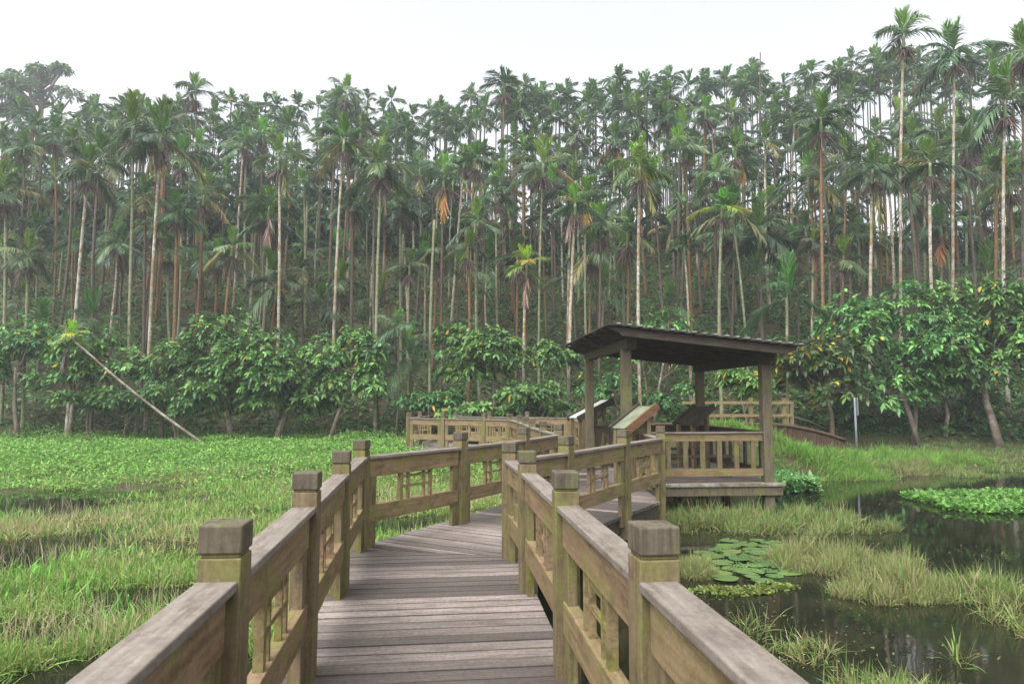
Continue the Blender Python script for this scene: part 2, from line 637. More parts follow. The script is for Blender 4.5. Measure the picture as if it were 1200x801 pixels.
# ------------------------------------------------------------------ setting: ground, water
def build_ground():
    xs = np.unique(np.concatenate([np.linspace(-400, -60, 14), np.linspace(-60, 60, 150), np.linspace(60, 400, 14)]))
    ys = np.unique(np.concatenate([np.linspace(-150, -5, 10), np.linspace(-5, 62, 110), np.linspace(62, 130, 30), np.linspace(130, 700, 14)]))
    X, Y = np.meshgrid(xs, ys)
    Z = terrain(X, Y)
    V = np.stack([X, Y, Z], -1).reshape(-1, 3)
    nx, ny = len(xs), len(ys)
    i, j = np.meshgrid(np.arange(nx - 1), np.arange(ny - 1))
    b = (j * nx + i).ravel()
    F = np.stack([b, b + 1, b + nx + 1, b + nx], -1)
    o = link('ground', np_mesh('ground', V, F, ground_mat(), smooth_shade=True))
    tag(o, kind='structure', label='dark earth bank and wooded hillside behind the pond', cat='ground')
    mb = MB()
    mb.add([(-80, -40, WATER_Z), (80, -40, WATER_Z), (80, 31, WATER_Z), (-80, 31, WATER_Z)], [(0, 1, 2, 3)])
    w = link('water', mb.mesh('water', water_mat()))
    tag(w, kind='structure', label='still dark pond water reflecting the trees', cat='water')


build_ground()


# ------------------------------------------------------------------ boardwalk deck
def clip(poly, n, c):
    """keep the part of poly with n.p >= c"""
    out = []
    for i in range(len(poly)):
        a, b = poly[i], poly[(i + 1) % len(poly)]
        da, db = n[0] * a[0] + n[1] * a[1] - c, n[0] * b[0] + n[1] * b[1] - c
        if da >= 0:
            out.append(a)
        if (da >= 0) != (db >= 0):
            t = da / (da - db)
            out.append((a[0] + (b[0] - a[0]) * t, a[1] + (b[1] - a[1]) * t))
    return out


DECK_COLS = [(v, v * 0.87, v * 0.80) for v in (0.19, 0.095, 0.25, 0.072, 0.145, 0.27, 0.11, 0.21)]


def planks(poly, along, z=0.0, w=0.152, gap=0.011, th=0.045, rs=None):
    """planks laid across the direction `along` inside a convex polygon: list of outlines, tints, frames"""
    rs = rs or random
    d = Vector(along).normalized()
    sdir_ = Vector((-d.y, d.x))
    vals = [d.x * p[0] + d.y * p[1] for p in poly]
    s = min(vals)
    out = []
    last = None
    while s < max(vals):
        q = clip(clip(poly, (d.x, d.y), s), (-d.x, -d.y), -(s + w - gap))
        if len(q) >= 3:
            if last is None or rs.random() < 0.62:
                last = rs.choice(DECK_COLS)
            kf = rs.uniform(0.85, 1.12)
            col = tuple(c * kf for c in last)
            out.append((q, col, d, sdir_, s, z + rs.uniform(-0.003, 0.003), th))
        s += w
    return out


def deck_mesh(name, plank_list, mat):
    V, F, T, U = [], [], [], []
    for q, col, d, sd, s, z, th in plank_list:
        n = len(q)
        b = len(V)
        off = random.uniform(0, 50)
        for zz in (z - th, z):
            for p in q:
                V.append((p[0], p[1], zz))
                T.append(col)
                U.append((sd.x * p[0] + sd.y * p[1] + off, d.x * p[0] + d.y * p[1] - s + off * 0.37, d.x * p[0] + d.y * p[1] - s))
        F.append(tuple(range(b + n - 1, b - 1, -1)))
        F.append(tuple(range(b + n, b + 2 * n)))
        for i in range(n):
            F.append((b + i, b + (i + 1) % n, b + n + (i + 1) % n, b + n + i))
    me = bpy.data.meshes.new(name)
    me.from_pydata(V, [], F)
    me.materials.append(mat)
    a = me.attributes.new('tint', 'FLOAT_COLOR', 'POINT')
    A = np.ones((len(V), 4), dtype=np.float32)
    A[:, :3] = np.array(T)
    a.data.foreach_set('color', A.ravel())
    a = me.attributes.new('plank_uv', 'FLOAT_VECTOR', 'POINT')
    a.data.foreach_set('vector', np.array(U, dtype=np.float32).ravel())
    me.update()
    return me


L0, L1, L2, L3, L4 = (-0.83, 0.85), (-1.01, 2.45), (-1.205, 4.06), (-1.43, 5.82), (-1.63, 7.5)
L5, L6, L7 = (-0.67, 9.0), (0.19, 10.6), (0.84, 12.25)
R0, R1, R2, R3, R4 = (0.66, 0.8), (0.49, 2.45), (0.32, 4.12), (0.135, 5.9), (-0.02, 7.1)
P1, P2, P3, P4 = (0.635, 8.05), (1.58, 9.72), (2.39, 11.1), (2.42, 12.95)

segs = []
segs += planks([(-0.72, -1.0), (0.86, -1.0), (0.07, 7.15), (-1.72, 7.52)], (-0.115, 1))
segs += planks([(-1.72, 7.52), (0.07, 7.15), (2.37, 11.0), (2.37, 13.15), (0.78, 12.45)], (0.5, 0.87), 0.002)
segs += planks([(0.78, 12.45), (2.37, 13.15), (1.98, 17.0), (0.33, 17.0)], (-0.1, 1), 0.003)
segs += planks([(0.33, 17.0), (1.98, 17.0), (1.95, 23.5), (-0.1, 21.2)], (-0.06, 1), 0.002)
segs += planks([(-0.1, 21.2), (1.95, 23.5), (-2.0, 25.1), (-3.6, 23.2)], (-1, 0.35), 0.0)
segs += planks([(-3.6, 23.2), (-2.0, 25.1), (-1.5, 29.5), (-3.2, 29.5)], (0.08, 1), 0.002)
walk = link('boardwalk_path', deck_mesh('boardwalk_path', segs, M_deck))
tag(walk, 'weathered plank boardwalk zigzagging over the marsh to the shelter', 'boardwalk', kind='structure')
bevel(walk, 0.005, 1)
mb = MB()


def beam2(mb, a, b, z0, z1, t=0.06):
    a, b = Vector((a[0], a[1], 0)), Vector((b[0], b[1], 0))
    d = b - a
    M = Matrix.Translation(a) @ Matrix.Rotation(math.atan2(d.y, d.x), 4, 'Z')
    mb.box(0, d.length, -t / 2, t / 2, z0, z1, M)


for a, b in (((-0.66, -0.9), (-1.62, 7.4)), ((0.78, -0.9), (-0.02, 7.1)), ((-1.58, 7.5), (0.8, 12.3)), ((0.05, 7.35), (2.28, 10.95)),
             ((2.28, 11.0), (2.28, 13.0)), ((0.9, 12.5), (0.42, 17)), ((1.9, 17.1), (1.86, 23.2)), ((0.42, 17.1), (0.0, 21.1)), ((-0.2, 21.35), (-3.45, 23.3))):
    beam2(mb, a, b, -0.24, -0.052)
bm_o = link('edge_beam', mb.mesh('edge_beam', M_shelter_x), walk)
mb = MB()
mb.box(-0.07, 0.07, -0.07, 0.07, -1.5, -0.06)
pile_me = mb.mesh('support_pile', M_brown)
for p in ((-0.95, 2.2), (-1.15, 4.1), (-1.35, 5.9), (0.5, 2.2), (0.3, 4.1), (0.1, 5.9), (-1.4, 7.5), (-0.1, 7.2), (-0.6, 8.85), (0.6, 8.25), (0.2, 10.4),
          (1.5, 9.8), (2.2, 11.1), (2.2, 12.6), (0.9, 12.6), (0.5, 16.8), (0.1, 21), (-1.6, 22.2), (-3.3, 23.2)):
    link('support_pile', pile_me, walk, (p[0], p[1], 0))

# ------------------------------------------------------------------ railings
RAIL_H = 1.17
POST_W = 0.142


def post_meshes():
    mb = MB()
    h = POST_W / 2
    mb.box(-h, h, -h, h, -0.34, 1.058)
    mb.box(-h * 0.9, h * 0.9, -h * 0.9, h * 0.9, 1.058, 1.072)
    # shallow grooves near the corners read as the two-piece posts
    p = mb.mesh('post', M_post)
    mb = MB()
    g = h + 0.002
    mb.box(-g, g, -g, g, 1.072, RAIL_H)
    c = mb.mesh('post_cap', M_postcap)
    return p, c


POST_ME, CAP_ME = post_meshes()


def railing(name, label, pts, group='tan boardwalk railings', skip_first=False, skip_last=False, cat='railing', bev=True):
    root = bpy.data.objects.new(name, None)
    C.objects.link(root)
    root.location = (pts[0][0], pts[0][1], 0)
    tag(root, label, cat, group)
    ox, oy = pts[0][0], pts[0][1]
    for i, p in enumerate(pts):
        if (skip_first and i == 0) or (skip_last and i == len(pts) - 1):
            continue
        a, b = pts[max(i - 1, 0)], pts[min(i + 1, len(pts) - 1)]
        ang = math.atan2(b[1] - a[1], b[0] - a[0])
        if i in (0, len(pts) - 1) is False and False:
            ang = 0
        po = link('post', POST_ME, root, (p[0] - ox, p[1] - oy, random.uniform(-0.008, 0.008)), (random.uniform(-0.008, 0.008), random.uniform(-0.008, 0.008), ang + random.uniform(-0.03, 0.03)))
        ca = link('post_cap', CAP_ME, po)
        if bev:
            bevel(po, 0.005)
            bevel(ca, 0.007)
    for i in range(len(pts) - 1):
        a, b = Vector(pts[i]), Vector(pts[i + 1])
        d = b - a
        Lg = d.length - POST_W
        if Lg < 0.15:
            continue
        ang = math.atan2(d.y, d.x)
        o2 = a + d.normalized() * (POST_W / 2) - Vector((ox, oy))
        loc = (o2.x, o2.y, 0)
        rot = (0, 0, ang)
        parts = []
        mb = MB()
        mb.box(-0.002, Lg + 0.002, -0.068, 0.068, 0.95, 0.985)
        parts.append(('handrail', mb, M_handrail, 0.006))
        mb = MB()
        mb.box(0.02, Lg - 0.02, -0.037, 0.037, 0.755, 0.949)
        parts.append(('upper_board', mb, M_rail, 0.004))
        mb = MB()
        mb.box(0.02, Lg - 0.02, -0.037, 0.037, 0.275, 0.45)
        parts.append(('lower_board', mb, M_rail, 0.004))
        for s in (0, 1):
            mb = MB()
            x0, x1 = (0.004, 0.128) if s == 0 else (Lg - 0.128, Lg - 0.004)
            mb.box(x0, x1, -0.026, 0.026, -0.15, 0.948)
            parts.append(('stile', mb, M_post, 0.003))
        lw = min(0.36 * Lg, 0.66)
        x0 = Lg / 2 - lw / 2
        mb = MB()
        mb.box(x0, x0 + 0.05, -0.022, 0.022, 0.449, 0.756)
        for q, wd in ((0.24, 0.03), (0.72, 0.03), (0.92, 0.04)):
            mb.box(x0 + q * lw, x0 + q * lw + wd, -0.017, 0.017, 0.449, 0.756)
        mb.box(x0 + 0.05, x0 + lw * 0.92, -0.013, 0.013, 0.70, 0.727)
        mb.box(x0 + 0.05, x0 + lw * 0.92, -0.013, 0.013, 0.585, 0.611)
        parts.append(('lattice', mb, M_rail, 0.0))
        for nm, mb, mt, bv in parts:
            o = link(nm, mb.mesh(nm, mt), root, loc, rot)
            if bev and bv:
                bevel(o, bv)
    return root


random.seed(5)
railing('wooden_railing', 'tan wooden railing along the left edge of the near boardwalk', [L0, L1, L2, L3, L4, L5, L6, L7])
railing('wooden_railing', 'tan wooden railing along the right edge of the near boardwalk, ending at the roofed shelter', [R0, R1, R2, R3, R4, P1, P2, P3, P4])
railing('wooden_railing', 'railing leaving the shelter and turning left along the near side of the distant walkway',
        [L7, (0.62, 13.9), (0.45, 15.6), (0.33, 17.3), (0.2, 19.1), (-0.06, 21.1), (-0.88, 21.9), (-2.27, 22.75), (-3.5, 23.2), (-3.35, 25.0), (-3.15, 27.2), (-3.05, 29)], skip_first=True)
railing('wooden_railing', 'railing on the far side of the distant walkway, in front of the dark shrubs',
        [(1.93, 18.6), (1.95, 21.0), (1.97, 23.5), (0.55, 24.2), (-0.8, 24.7), (-2.0, 25.2), (-1.8, 27.0), (-1.55, 29)])

# ------------------------------------------------------------------ shelter
SA = R(5.0)
SX, SY = 2.78, 3.55
sh = bpy.data.objects.new('shelter', None)
C.objects.link(sh)
sh.location = (2.2, 13.2, 0)
sh.rotation_euler = (0, 0, SA)
tag(sh, 'open wooden shelter with a sloping lapped board roof beside the boardwalk', 'shelter')


def roof_z(x):
    return 2.955 - 0.102 * (x + 0.5)


def sh_part(nm, mb, mt, bv=0.006, par=None):
    o = link(nm, mb.mesh(nm, mt), par or sh)
    if bv:
        bevel(o, bv)
    return o


pw = 0.092
for px_, py_ in ((0, 0), (SX, 0), (0, SY), (SX, SY)):
    mb = MB()
    top = roof_z(px_) - 0.33
    mb.box(px_ - pw, px_ + pw, py_ - pw, py_ + pw, -1.4, top)
    sh_part('pillar', mb, M_shelter, 0.008)
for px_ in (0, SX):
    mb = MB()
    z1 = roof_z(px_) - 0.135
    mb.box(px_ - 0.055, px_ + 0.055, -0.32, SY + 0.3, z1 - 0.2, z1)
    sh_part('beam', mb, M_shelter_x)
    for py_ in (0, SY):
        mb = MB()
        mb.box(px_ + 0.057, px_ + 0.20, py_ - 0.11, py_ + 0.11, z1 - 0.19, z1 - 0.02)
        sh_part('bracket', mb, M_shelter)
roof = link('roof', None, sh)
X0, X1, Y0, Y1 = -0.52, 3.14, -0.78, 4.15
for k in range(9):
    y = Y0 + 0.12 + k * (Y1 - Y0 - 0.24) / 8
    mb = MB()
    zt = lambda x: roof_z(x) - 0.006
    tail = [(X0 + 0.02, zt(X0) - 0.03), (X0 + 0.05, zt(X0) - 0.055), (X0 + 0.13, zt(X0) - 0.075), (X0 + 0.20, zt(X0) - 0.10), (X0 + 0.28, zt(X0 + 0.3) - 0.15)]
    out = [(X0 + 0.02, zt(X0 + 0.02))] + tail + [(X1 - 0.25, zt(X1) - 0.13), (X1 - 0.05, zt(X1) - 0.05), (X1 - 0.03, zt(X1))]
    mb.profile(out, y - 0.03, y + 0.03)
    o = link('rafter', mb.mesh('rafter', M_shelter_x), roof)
mb = MB()
nb = 18
bw = (X1 - X0) / nb
for k in range(nb):
    xa = X0 + k * bw
    # each board laps over the next lower one
    za, zb = roof_z(xa), roof_z(xa + bw)
    dy = random.uniform(-0.012, 0.012)
    P = [(xa, za + 0.002), (xa + bw + 0.045, roof_z(xa + bw + 0.045) + 0.024), (xa + bw + 0.045, roof_z(xa + bw + 0.045) + 0.046), (xa + bw * 0.8, roof_z(xa + bw * 0.8) + 0.046), (xa, za + 0.022)]
    mb.profile(P, Y0 + dy, Y1 + dy)
o = link('roof_boards', mb.mesh('roof_boards', M_roof), roof)
mb = MB()
for k in range(nb):
    xa = X0 + (k + 1) * bw
    z = roof_z(xa)
    mb.box(xa - 0.035, xa + 0.03, Y0 - 0.025 + random.uniform(-0.01, 0.01), Y1 + 0.02, z + 0.04, z + 0.066)
link('roof_ridge', mb.mesh('roof_ridge', plain('skylit_ridge_grey', (0.22, 0.225, 0.215), 0.5, 0, 0.25)), roof)  # pale grey paints in the sky light caught on the raised ridges
# floor, fascia and posts under the floor
fl = planks([(-0.24, -0.10), (SX + 0.2, -0.10), (SX + 0.2, SY + 0.25), (-0.24, SY + 0.25)], (0, 1), 0.008)
link('floor', deck_mesh('floor', fl, M_deck), sh)
mb = MB()
mb.box(-0.24, SX + 0.24, -0.14, -0.102, -0.23, 0.0)
mb.box(SX + 0.202, SX + 0.24, -0.1, SY + 0.25, -0.23, 0.0)
mb.box(-0.24, SX + 0.24, SY + 0.252, SY + 0.29, -0.23, 0.0)
sh_part('floor_beam', mb, M_shelter)
mb = MB()
mb.box(-0.26, SX + 0.28, -0.175, -0.142, -0.055, 0.012)
sh_part('floor_edge_trim', mb, wood('lichened_trim', (0.24, 0.22, 0.16), (0.24, 0.22, 0.16), (0.40, 0.41, 0.36), (0.10, 0.09, 0.06), 0.55))
for px_, py_, mt in ((0.55, 0.1, M_orange), (1.5, 0.15, M_brown), (0.55, 1.8, M_brown), (1.6, 1.9, M_brown), (2.7, 1.9, M_brown), (0.6, 3.6, M_brown), (1.7, 3.6, M_brown)):
    mb = MB()
    mb.box(px_ - 0.075, px_ + 0.075, py_ - 0.075, py_ + 0.075, -1.5, -0.06)
    sh_part('support_pile', mb, mt)


def baluster_rail(a, b, n, mt, nm='railing'):
    """top rail, under board, bottom rail and balusters between two local points"""
    a, b = Vector((a[0], a[1], 0)), Vector((b[0], b[1], 0))
    d = b - a
    L = d.length
    rt = (0, 0, math.atan2(d.y, d.x))
    r = link(nm, None, sh, a, rt)
    mb = MB()
    mb.box(0, L, -0.06, 0.06, 0.945, 0.98)
    bevel(link('handrail', mb.mesh('handrail', M_handrail if mt is M_rail else mt), r), 0.005)
    mb = MB()
    mb.box(0.003, L - 0.003, -0.03, 0.03, 0.80, 0.943)
    link('upper_board', mb.mesh('upper_board', mt), r)
    mb = MB()
    mb.box(0.003, L - 0.003, -0.03, 0.03, 0.13, 0.27)
    link('lower_board', mb.mesh('lower_board', mt), r)
    mb = MB()
    mb.box(-0.045, 0.045, -0.024, 0.024, 0.268, 0.802)
    me = mb.mesh('baluster', M_post if mt is M_rail else mt)
    for k in range(n):
        link('baluster', me, r, ((k + 0.45) * L / n, 0, 0))
    return r


baluster_rail((0.32, 0.0), (SX - pw, 0.0), 7, M_rail)
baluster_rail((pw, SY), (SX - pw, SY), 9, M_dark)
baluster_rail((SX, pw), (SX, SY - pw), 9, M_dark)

# benches inside the shelter
def bench(loc, rz, L, label):
    b = bpy.data.objects.new('bench', None)
    C.objects.link(b)
    b.location = loc
    b.rotation_euler = (0, 0, rz)
    tag(b, label, 'bench', 'benches inside the shelter')
    mb = MB()
    for k in range(3):
        mb.box(0, L, -0.18 + k * 0.125, -0.07 + k * 0.125, 0.40, 0.445)
    bevel(link('seat', mb.mesh('seat', M_shelter_x), b), 0.004)
    for x in (0.3, L - 0.3):
        mb = MB()
        mb.box(x - 0.14, x + 0.14, -0.14, 0.14, 0.012, 0.09)
        mb.box(x - 0.09, x + 0.09, -0.12, 0.12, 0.09, 0.398)
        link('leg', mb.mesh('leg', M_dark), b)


def sh_pt(x, y, z=0.0):
    return (2.2 + x * math.cos(SA) - y * math.sin(SA), 13.2 + x * math.sin(SA) + y * math.cos(SA), z)


bench(sh_pt(0.5, 1.0, 0.0), SA, 2.1, 'dark slatted bench just behind the front balusters of the shelter')
bench(sh_pt(0.25, SY - 0.3, 0.0), SA, 2.3, 'dark slatted bench against the rear railing of the shelter')


# slanted boards on legs
def lectern(loc, rz, ln, wd, z_lo, z_hi, face, side_m, label, legs_m=None):
    b = bpy.data.objects.new('slanted_board', None)
    C.objects.link(b)
    b.location = loc
    b.rotation_euler = (0, 0, rz)
    tag(b, label, 'display board', 'slanted boards round the shelter')
    ang = math.atan2(z_hi - z_lo, ln)
    sl = math.hypot(z_hi - z_lo, ln)
    M = Matrix.Translation((0, 0, z_lo)) @ Matrix.Rotation(-ang, 4, 'Y')
    for s in (-1, 1):
        mb = MB()
        y = s * wd / 2
        mb.box(-0.04, sl + 0.05, y - 0.022, y + 0.022, -0.085, 0.06, M)
        bevel(link('side_board', mb.mesh('side_board', side_m if s < 0 else M_shelter_x), b), 0.004)
        for x, zt_ in ((0.06, z_lo + 0.02), (ln * 0.78, z_lo + (z_hi - z_lo) * 0.74)):
            mb = MB()
            mb.box(x - 0.04, x + 0.04, y - s * 0.023 - s * 0.045 - 0.04, y - s * 0.023 - s * 0.045 + 0.04, 0.0, zt_ - 0.03)
            link('leg', mb.mesh('leg', M_post), b)
    mb = MB()
    mb.box(0.0, sl, -wd / 2 + 0.023, wd / 2 - 0.023, -0.02, 0.012, M)
    bevel(link('panel', mb.mesh('panel', face), b), 0.003)


lectern((1.93, 12.3, 0.003), R(28), 0.62, 0.50, 1.08, 1.47, M_moss_panel, M_orange, 'slanted board with a mossy face and orange side plank, in front of the shelter pillar')
lectern((1.58, 17.6, 0.003), R(20), 0.95, 0.62, 1.13, 1.58, M_panel, M_shelter_x, 'slanted board with a bright white face behind the rear left pillar')
lectern(sh_pt(2.08, 2.75, 0.012), R(32), 0.66, 0.6, 1.02, 1.42, M_shelter_x, M_shelter_x, 'brown slanted board at the rear right corner inside the shelter')

# arched footbridge behind the shelter
fb = bpy.data.objects.new('footbridge', None)
C.objects.link(fb)
fb.location = (7.0, 21.2, 0)
tag(fb, 'low arched brown footbridge with plank skirt behind the shelter', 'footbridge')


def arch(x):
    return 0.88 - 0.07 * max(0.0, x - 0.6) ** 2 - 0.05 * max(0.0, -x - 2.0) ** 2


mb = MB()
prev = None
xs = np.linspace(-4.5, 3.25, 54)
for xa, xb in zip(xs[:-1], xs[1:]):
    mb.box(xa, xb - 0.012, -0.03 + random.uniform(-0.004, 0.004), 0.0, arch(xa) - 0.75, arch((xa + xb) / 2) - 0.07)
link('skirt', mb.mesh('skirt', M_brown), fb)
mb = MB()
mb.tube([(x, -0.03, arch(x) - 0.03) for x in xs], [0.055] * len(xs), 8)
link('edge_log', mb.mesh('edge_log', M_brown, True), fb)
mb = MB()
for xa, xb in zip(xs[:-1], xs[1:]):
    mb.add([(xa, 0.01, arch(xa) - 0.06), (xb, 0.01, arch(xb) - 0.06), (xb, 1.4, arch(xb) - 0.06), (xa, 1.4, arch(xa) - 0.06)], [(0, 1, 2, 3)])
link('deck', mb.mesh('deck', M_brown), fb)
pf = bpy.data.objects.new('post_and_rail_fence', None)
C.objects.link(pf)
pf.location = (9.0, 22.7, 0)
tag(pf, 'tan post and rail fence along the far side of the footbridge', 'fence')
for x in (-3.0, -1.1, 0.0, 0.24):
    mb = MB()
    z0 = -0.1
    mb.box(x - 0.06, x + 0.06, -0.06, 0.06, z0, 1.66 if x != 0.24 else 1.55)
    bevel(link('post', mb.mesh('post', M_post), pf), 0.006)
for z in (1.5, 1.08):
    mb = MB()
    mb.box(-3.4, 0.2, -0.11, -0.062, z - 0.045, z + 0.045)
    link('rail', mb.mesh('rail', M_rail), pf)
    mb = MB()
    if z < 1.2:
        mb.tube([(0.3, -0.03, z - 0.05), (0.9, 0.1, z - 0.22), (1.5, 0.2, z - 0.5)], [0.035] * 3, 7)
        link('rail', mb.mesh('rail', M_dark, True), pf)

# sign on a post
sg = bpy.data.objects.new('sign_post', None)
C.objects.link(sg)
sx, sy, _ = at(1003, 500, 22.6)
sg.location = (sx, sy, tz(sx, sy) - 0.1)
sg.rotation_euler = (0, 0, R(72))
tag(sg, 'thin grey sign post seen nearly edge on at the grassy bank', 'sign')
mb = MB()
mb.tube([(0, 0, -0.2), (0, 0, 2.0)], [0.035, 0.035], 10)
link('pole', mb.mesh('pole', M_metal, True), sg)
mb = MB()
mb.box(-0.24, 0.24, -0.062, -0.037, 1.42, 2.0)
bevel(link('sign_plate', mb.mesh('sign_plate', M_metal), sg), 0.006)


# ------------------------------------------------------------------ palms
def palm_crown(seed, n_fr, ln, upright, yellow, droop_base, m=34, lw=0.72):
    rg = np.random.default_rng(seed)
    parts = []
    n_fr = max(8, n_fr - 3)
    for k in range(n_fr):
        az = 2 * math.pi * (k * 0.382 + rg.uniform(-0.05, 0.05)) + seed
        q = k / max(n_fr - 1, 1)           # 0 = youngest
        el = R(86) - q ** 0.95 * R(100 if droop_base > 0.5 else 84) + rg.normal(0, 0.14)
        if k < upright:
            el = R(rg.uniform(72, 86))
        L = 1.08 * ln * rg.uniform(0.75, 1.15) * (0.8 if k < upright else 1.0)
        sag = (0.08 if k < upright else 0.34 + 0.12 * q) * rg.uniform(0.8, 1.25)
        D = np.array([math.cos(az) * math.cos(el), math.sin(az) * math.cos(el), math.sin(el)])
        s = np.linspace(0.14, 1.0, m)
        cen = D * (L * s)[:, None]
        cen[:, 2] -= sag * L * s ** 2
        tan = unit(D[None, :] - np.stack([np.zeros(m), np.zeros(m), 2 * sag * s], -1))
        side = unit(np.cross(tan, np.array([0.0, 0.0, 1.0]) + 1e-3))
        nrm = np.cross(side, tan)
        if k < upright:
            base = pick(1, [(0.13, 0.27, 0.035), (0.10, 0.22, 0.04)], 0.12, rg)[0]
        elif q > 0.7 and rg.random() < yellow * 2.2:
            base = pick(1, [(0.21, 0.21, 0.08), (0.25, 0.21, 0.08), (0.17, 0.20, 0.08)], 0.12, rg)[0]
        else:
            base = pick(1, [(0.08, 0.145, 0.065), (0.115, 0.195, 0.09), (0.16, 0.235, 0.12), (0.085, 0.14, 0.08)], 0.12, rg)[0]
        # stalk
        ss = np.linspace(0, 1, 7)
        cs = D * (L * ss)[:, None]
        cs[:, 2] -= sag * L * ss ** 2
        w = 0.028
        hs = unit(np.cross(D, np.array([0, 0, 1.0]) + 1e-3))
        Vv = np.concatenate([cs + hs * w * (1 - 0.8 * ss)[:, None] * 0.5, cs - hs * w * (1 - 0.8 * ss)[:, None] * 0.5])
        Ff = np.array([[i, i + 1, 7 + i + 1, 7 + i] for i in range(6)])
        parts.append((Vv, Ff, np.repeat(np.clip(base * 1.3, 0, 1)[None, :], 14, 0)))
        for sd in (-1, 1):
            ll = 0.62 * np.sin(np.clip(0.12 + s * 0.86, 0, 1) * math.pi) ** 0.7 * ln / 1.6 + 0.10
            ll = ll * rg.uniform(0.8, 1.12, m)
            spread = 0.55 if k < upright else 0.95
            Dl = side * sd * spread + tan * (0.75 + 0.5 * s[:, None]) + nrm * (0.28 + rg.normal(0, 0.12, (m, 1)))
            Dl = Dl + rg.normal(0, 0.10, (m, 3))
            col = np.clip(base[None, :] * (1 + rg.normal(0, 0.13, (m, 1))), 0.01, 0.8)
            parts.append(ribbons(cen, Dl, ll, 0.066 * lw * rg.uniform(0.75, 1.2, m), (0.12 if k < upright else 0.55) * rg.uniform(0.6, 1.4, m), col, (0.5, 1.0, 0.75, 0.08), 0.35, rg))
    V, F, T = join(parts)
    return np_mesh('crown', V, F, M_palm, T)


CROWNS = [palm_crown(100 + i, *a) for i, a in enumerate([
    (13, 1.40, 3, 0.10, 0.7), (12, 1.30, 2, 0.15, 0.6), (15, 1.45, 3, 0.12, 0.8), (12, 1.35, 2, 0.25, 0.4), (14, 1.40, 2, 0.10, 0.9),
    (13, 1.50, 3, 0.18, 0.6), (11, 1.25, 3, 0.12, 0.3), (15, 1.40, 2, 0.22, 0.8), (12, 1.45, 2, 0.05, 0.5), (14, 1.30, 3, 0.10, 0.7)])]
CR_YELLOW = palm_crown(300, 10, 1.5, 2, 1.2, 0.4)
CR_LOW = [palm_crown(310 + i, 8, 2.0, 2, 0.08, 0.2) for i in range(3)]


def recolour(me, name, mul):
    m2 = me.copy()
    m2.name = name
    a = m2.attributes['tint']
    buf = np.zeros(len(m2.vertices) * 4, dtype=np.float32)
    a.data.foreach_get('color', buf)
    buf = buf.reshape(-1, 4)
    buf[:, :3] = np.clip(buf[:, :3] * np.array(mul), 0, 0.8)
    a.data.foreach_set('color', buf.ravel())
    return m2


CR_BRIGHT = recolour(CROWNS[3], 'crown', (2.1, 1.75, 1.0))
CR_LIME = recolour(CR_YELLOW, 'crown', (2.0, 1.9, 0.9))

TR_H = 10.0


def trunk_mesh(seed, mat):
    rg = random.Random(seed)
    ax, ay = rg.uniform(-0.16, 0.16), rg.uniform(-0.12, 0.12)
    ph = rg.uniform(0, 6)
    pts, rad = [], []
    for i in range(15):
        s = i / 14
        pts.append((ax * math.sin(math.pi * s) + 0.03 * math.sin(7 * s + ph) * s * (1 - s) * 4, ay * math.sin(math.pi * s * 0.999), TR_H * s))
        rad.append((0.098 - 0.03 * s) * (1.25 - 0.25 * min(1, s * 12)) * rg.uniform(0.96, 1.04))
    mb = MB()
    mb.tube(pts, rad, 9)
    return mb.mesh('trunk', mat, True)


TRUNKS = {k: [trunk_mesh(i * 7 + j, m) for j in range(3)] for i, (k, m) in enumerate(
    (('pale', M_tr_pale), ('orange', M_tr_orange), ('dark', M_tr_dark), ('green', M_tr_green)))}
mb = MB()
mb.tube([(0, 0, -0.62), (0, 0, -0.5), (0.003, 0, -0.2), (0, 0.003, 0.08)], [0.068, 0.095, 0.085, 0.04], 9)
SHAFT = mb.mesh('crown_shaft', M_shaft, True)


def fruit_mesh(seed):
    rg = np.random.default_rng(seed)
    n = 150
    az = rg.uniform(0, 2 * math.pi, n)
    D = np.stack([np.cos(az), np.sin(az), rg.uniform(-0.9, 0.5, n)], -1)
    P = np.stack([0.07 * np.cos(az), 0.07 * np.sin(az), -0.62 + rg.uniform(-0.12, 0.08, n)], -1)
    col = pick(n, [(0.15, 0.115, 0.10), (0.19, 0.145, 0.12), (0.11, 0.085, 0.075)], 0.15, rg)
    V, F, T = ribbons(P, D, rg.uniform(0.25, 0.6, n), 0.035, rg.uniform(0.4, 1.1, n), col, (1, 1, 0.8, 0.4), 0.9, rg)
    return np_mesh('fruit_cluster', V, F, M_under, T)


FRUITS = [fruit_mesh(i) for i in range(4)]


def dead_frond_mesh(seed, cols):
    rg = np.random.default_rng(seed)
    m = 24
    s = np.linspace(0.1, 1, m)
    cen = np.stack([0.12 + 0.32 * np.sin(s * 1.7), 0.03 * np.sin(s * 5), -0.25 - 1.45 * s], -1)
    parts = []
    for sd in (-1, 1):
        D = np.stack([np.full(m, 0.1) + rg.normal(0, 0.15, m), sd * (0.35 + rg.normal(0, 0.12, m)), np.full(m, -1.0)], -1)
        parts.append(ribbons(cen, D, 0.5 * np.sin(0.3 + s * 2.6) + 0.12, 0.06, 0.15, pick(m, cols, 0.15, rg), (0.5, 1, 0.8, 0.1), 0.4, rg))
    V, F, T = join(parts)
    return np_mesh('dead_frond', V, F, M_palm, T)


DEAD = [dead_frond_mesh(1, [(0.40, 0.22, 0.06), (0.33, 0.2, 0.06)]), dead_frond_mesh(2, [(0.34, 0.25, 0.20), (0.28, 0.20, 0.16)]),
        dead_frond_mesh(3, [(0.24, 0.25, 0.08), (0.3, 0.27, 0.1)])]


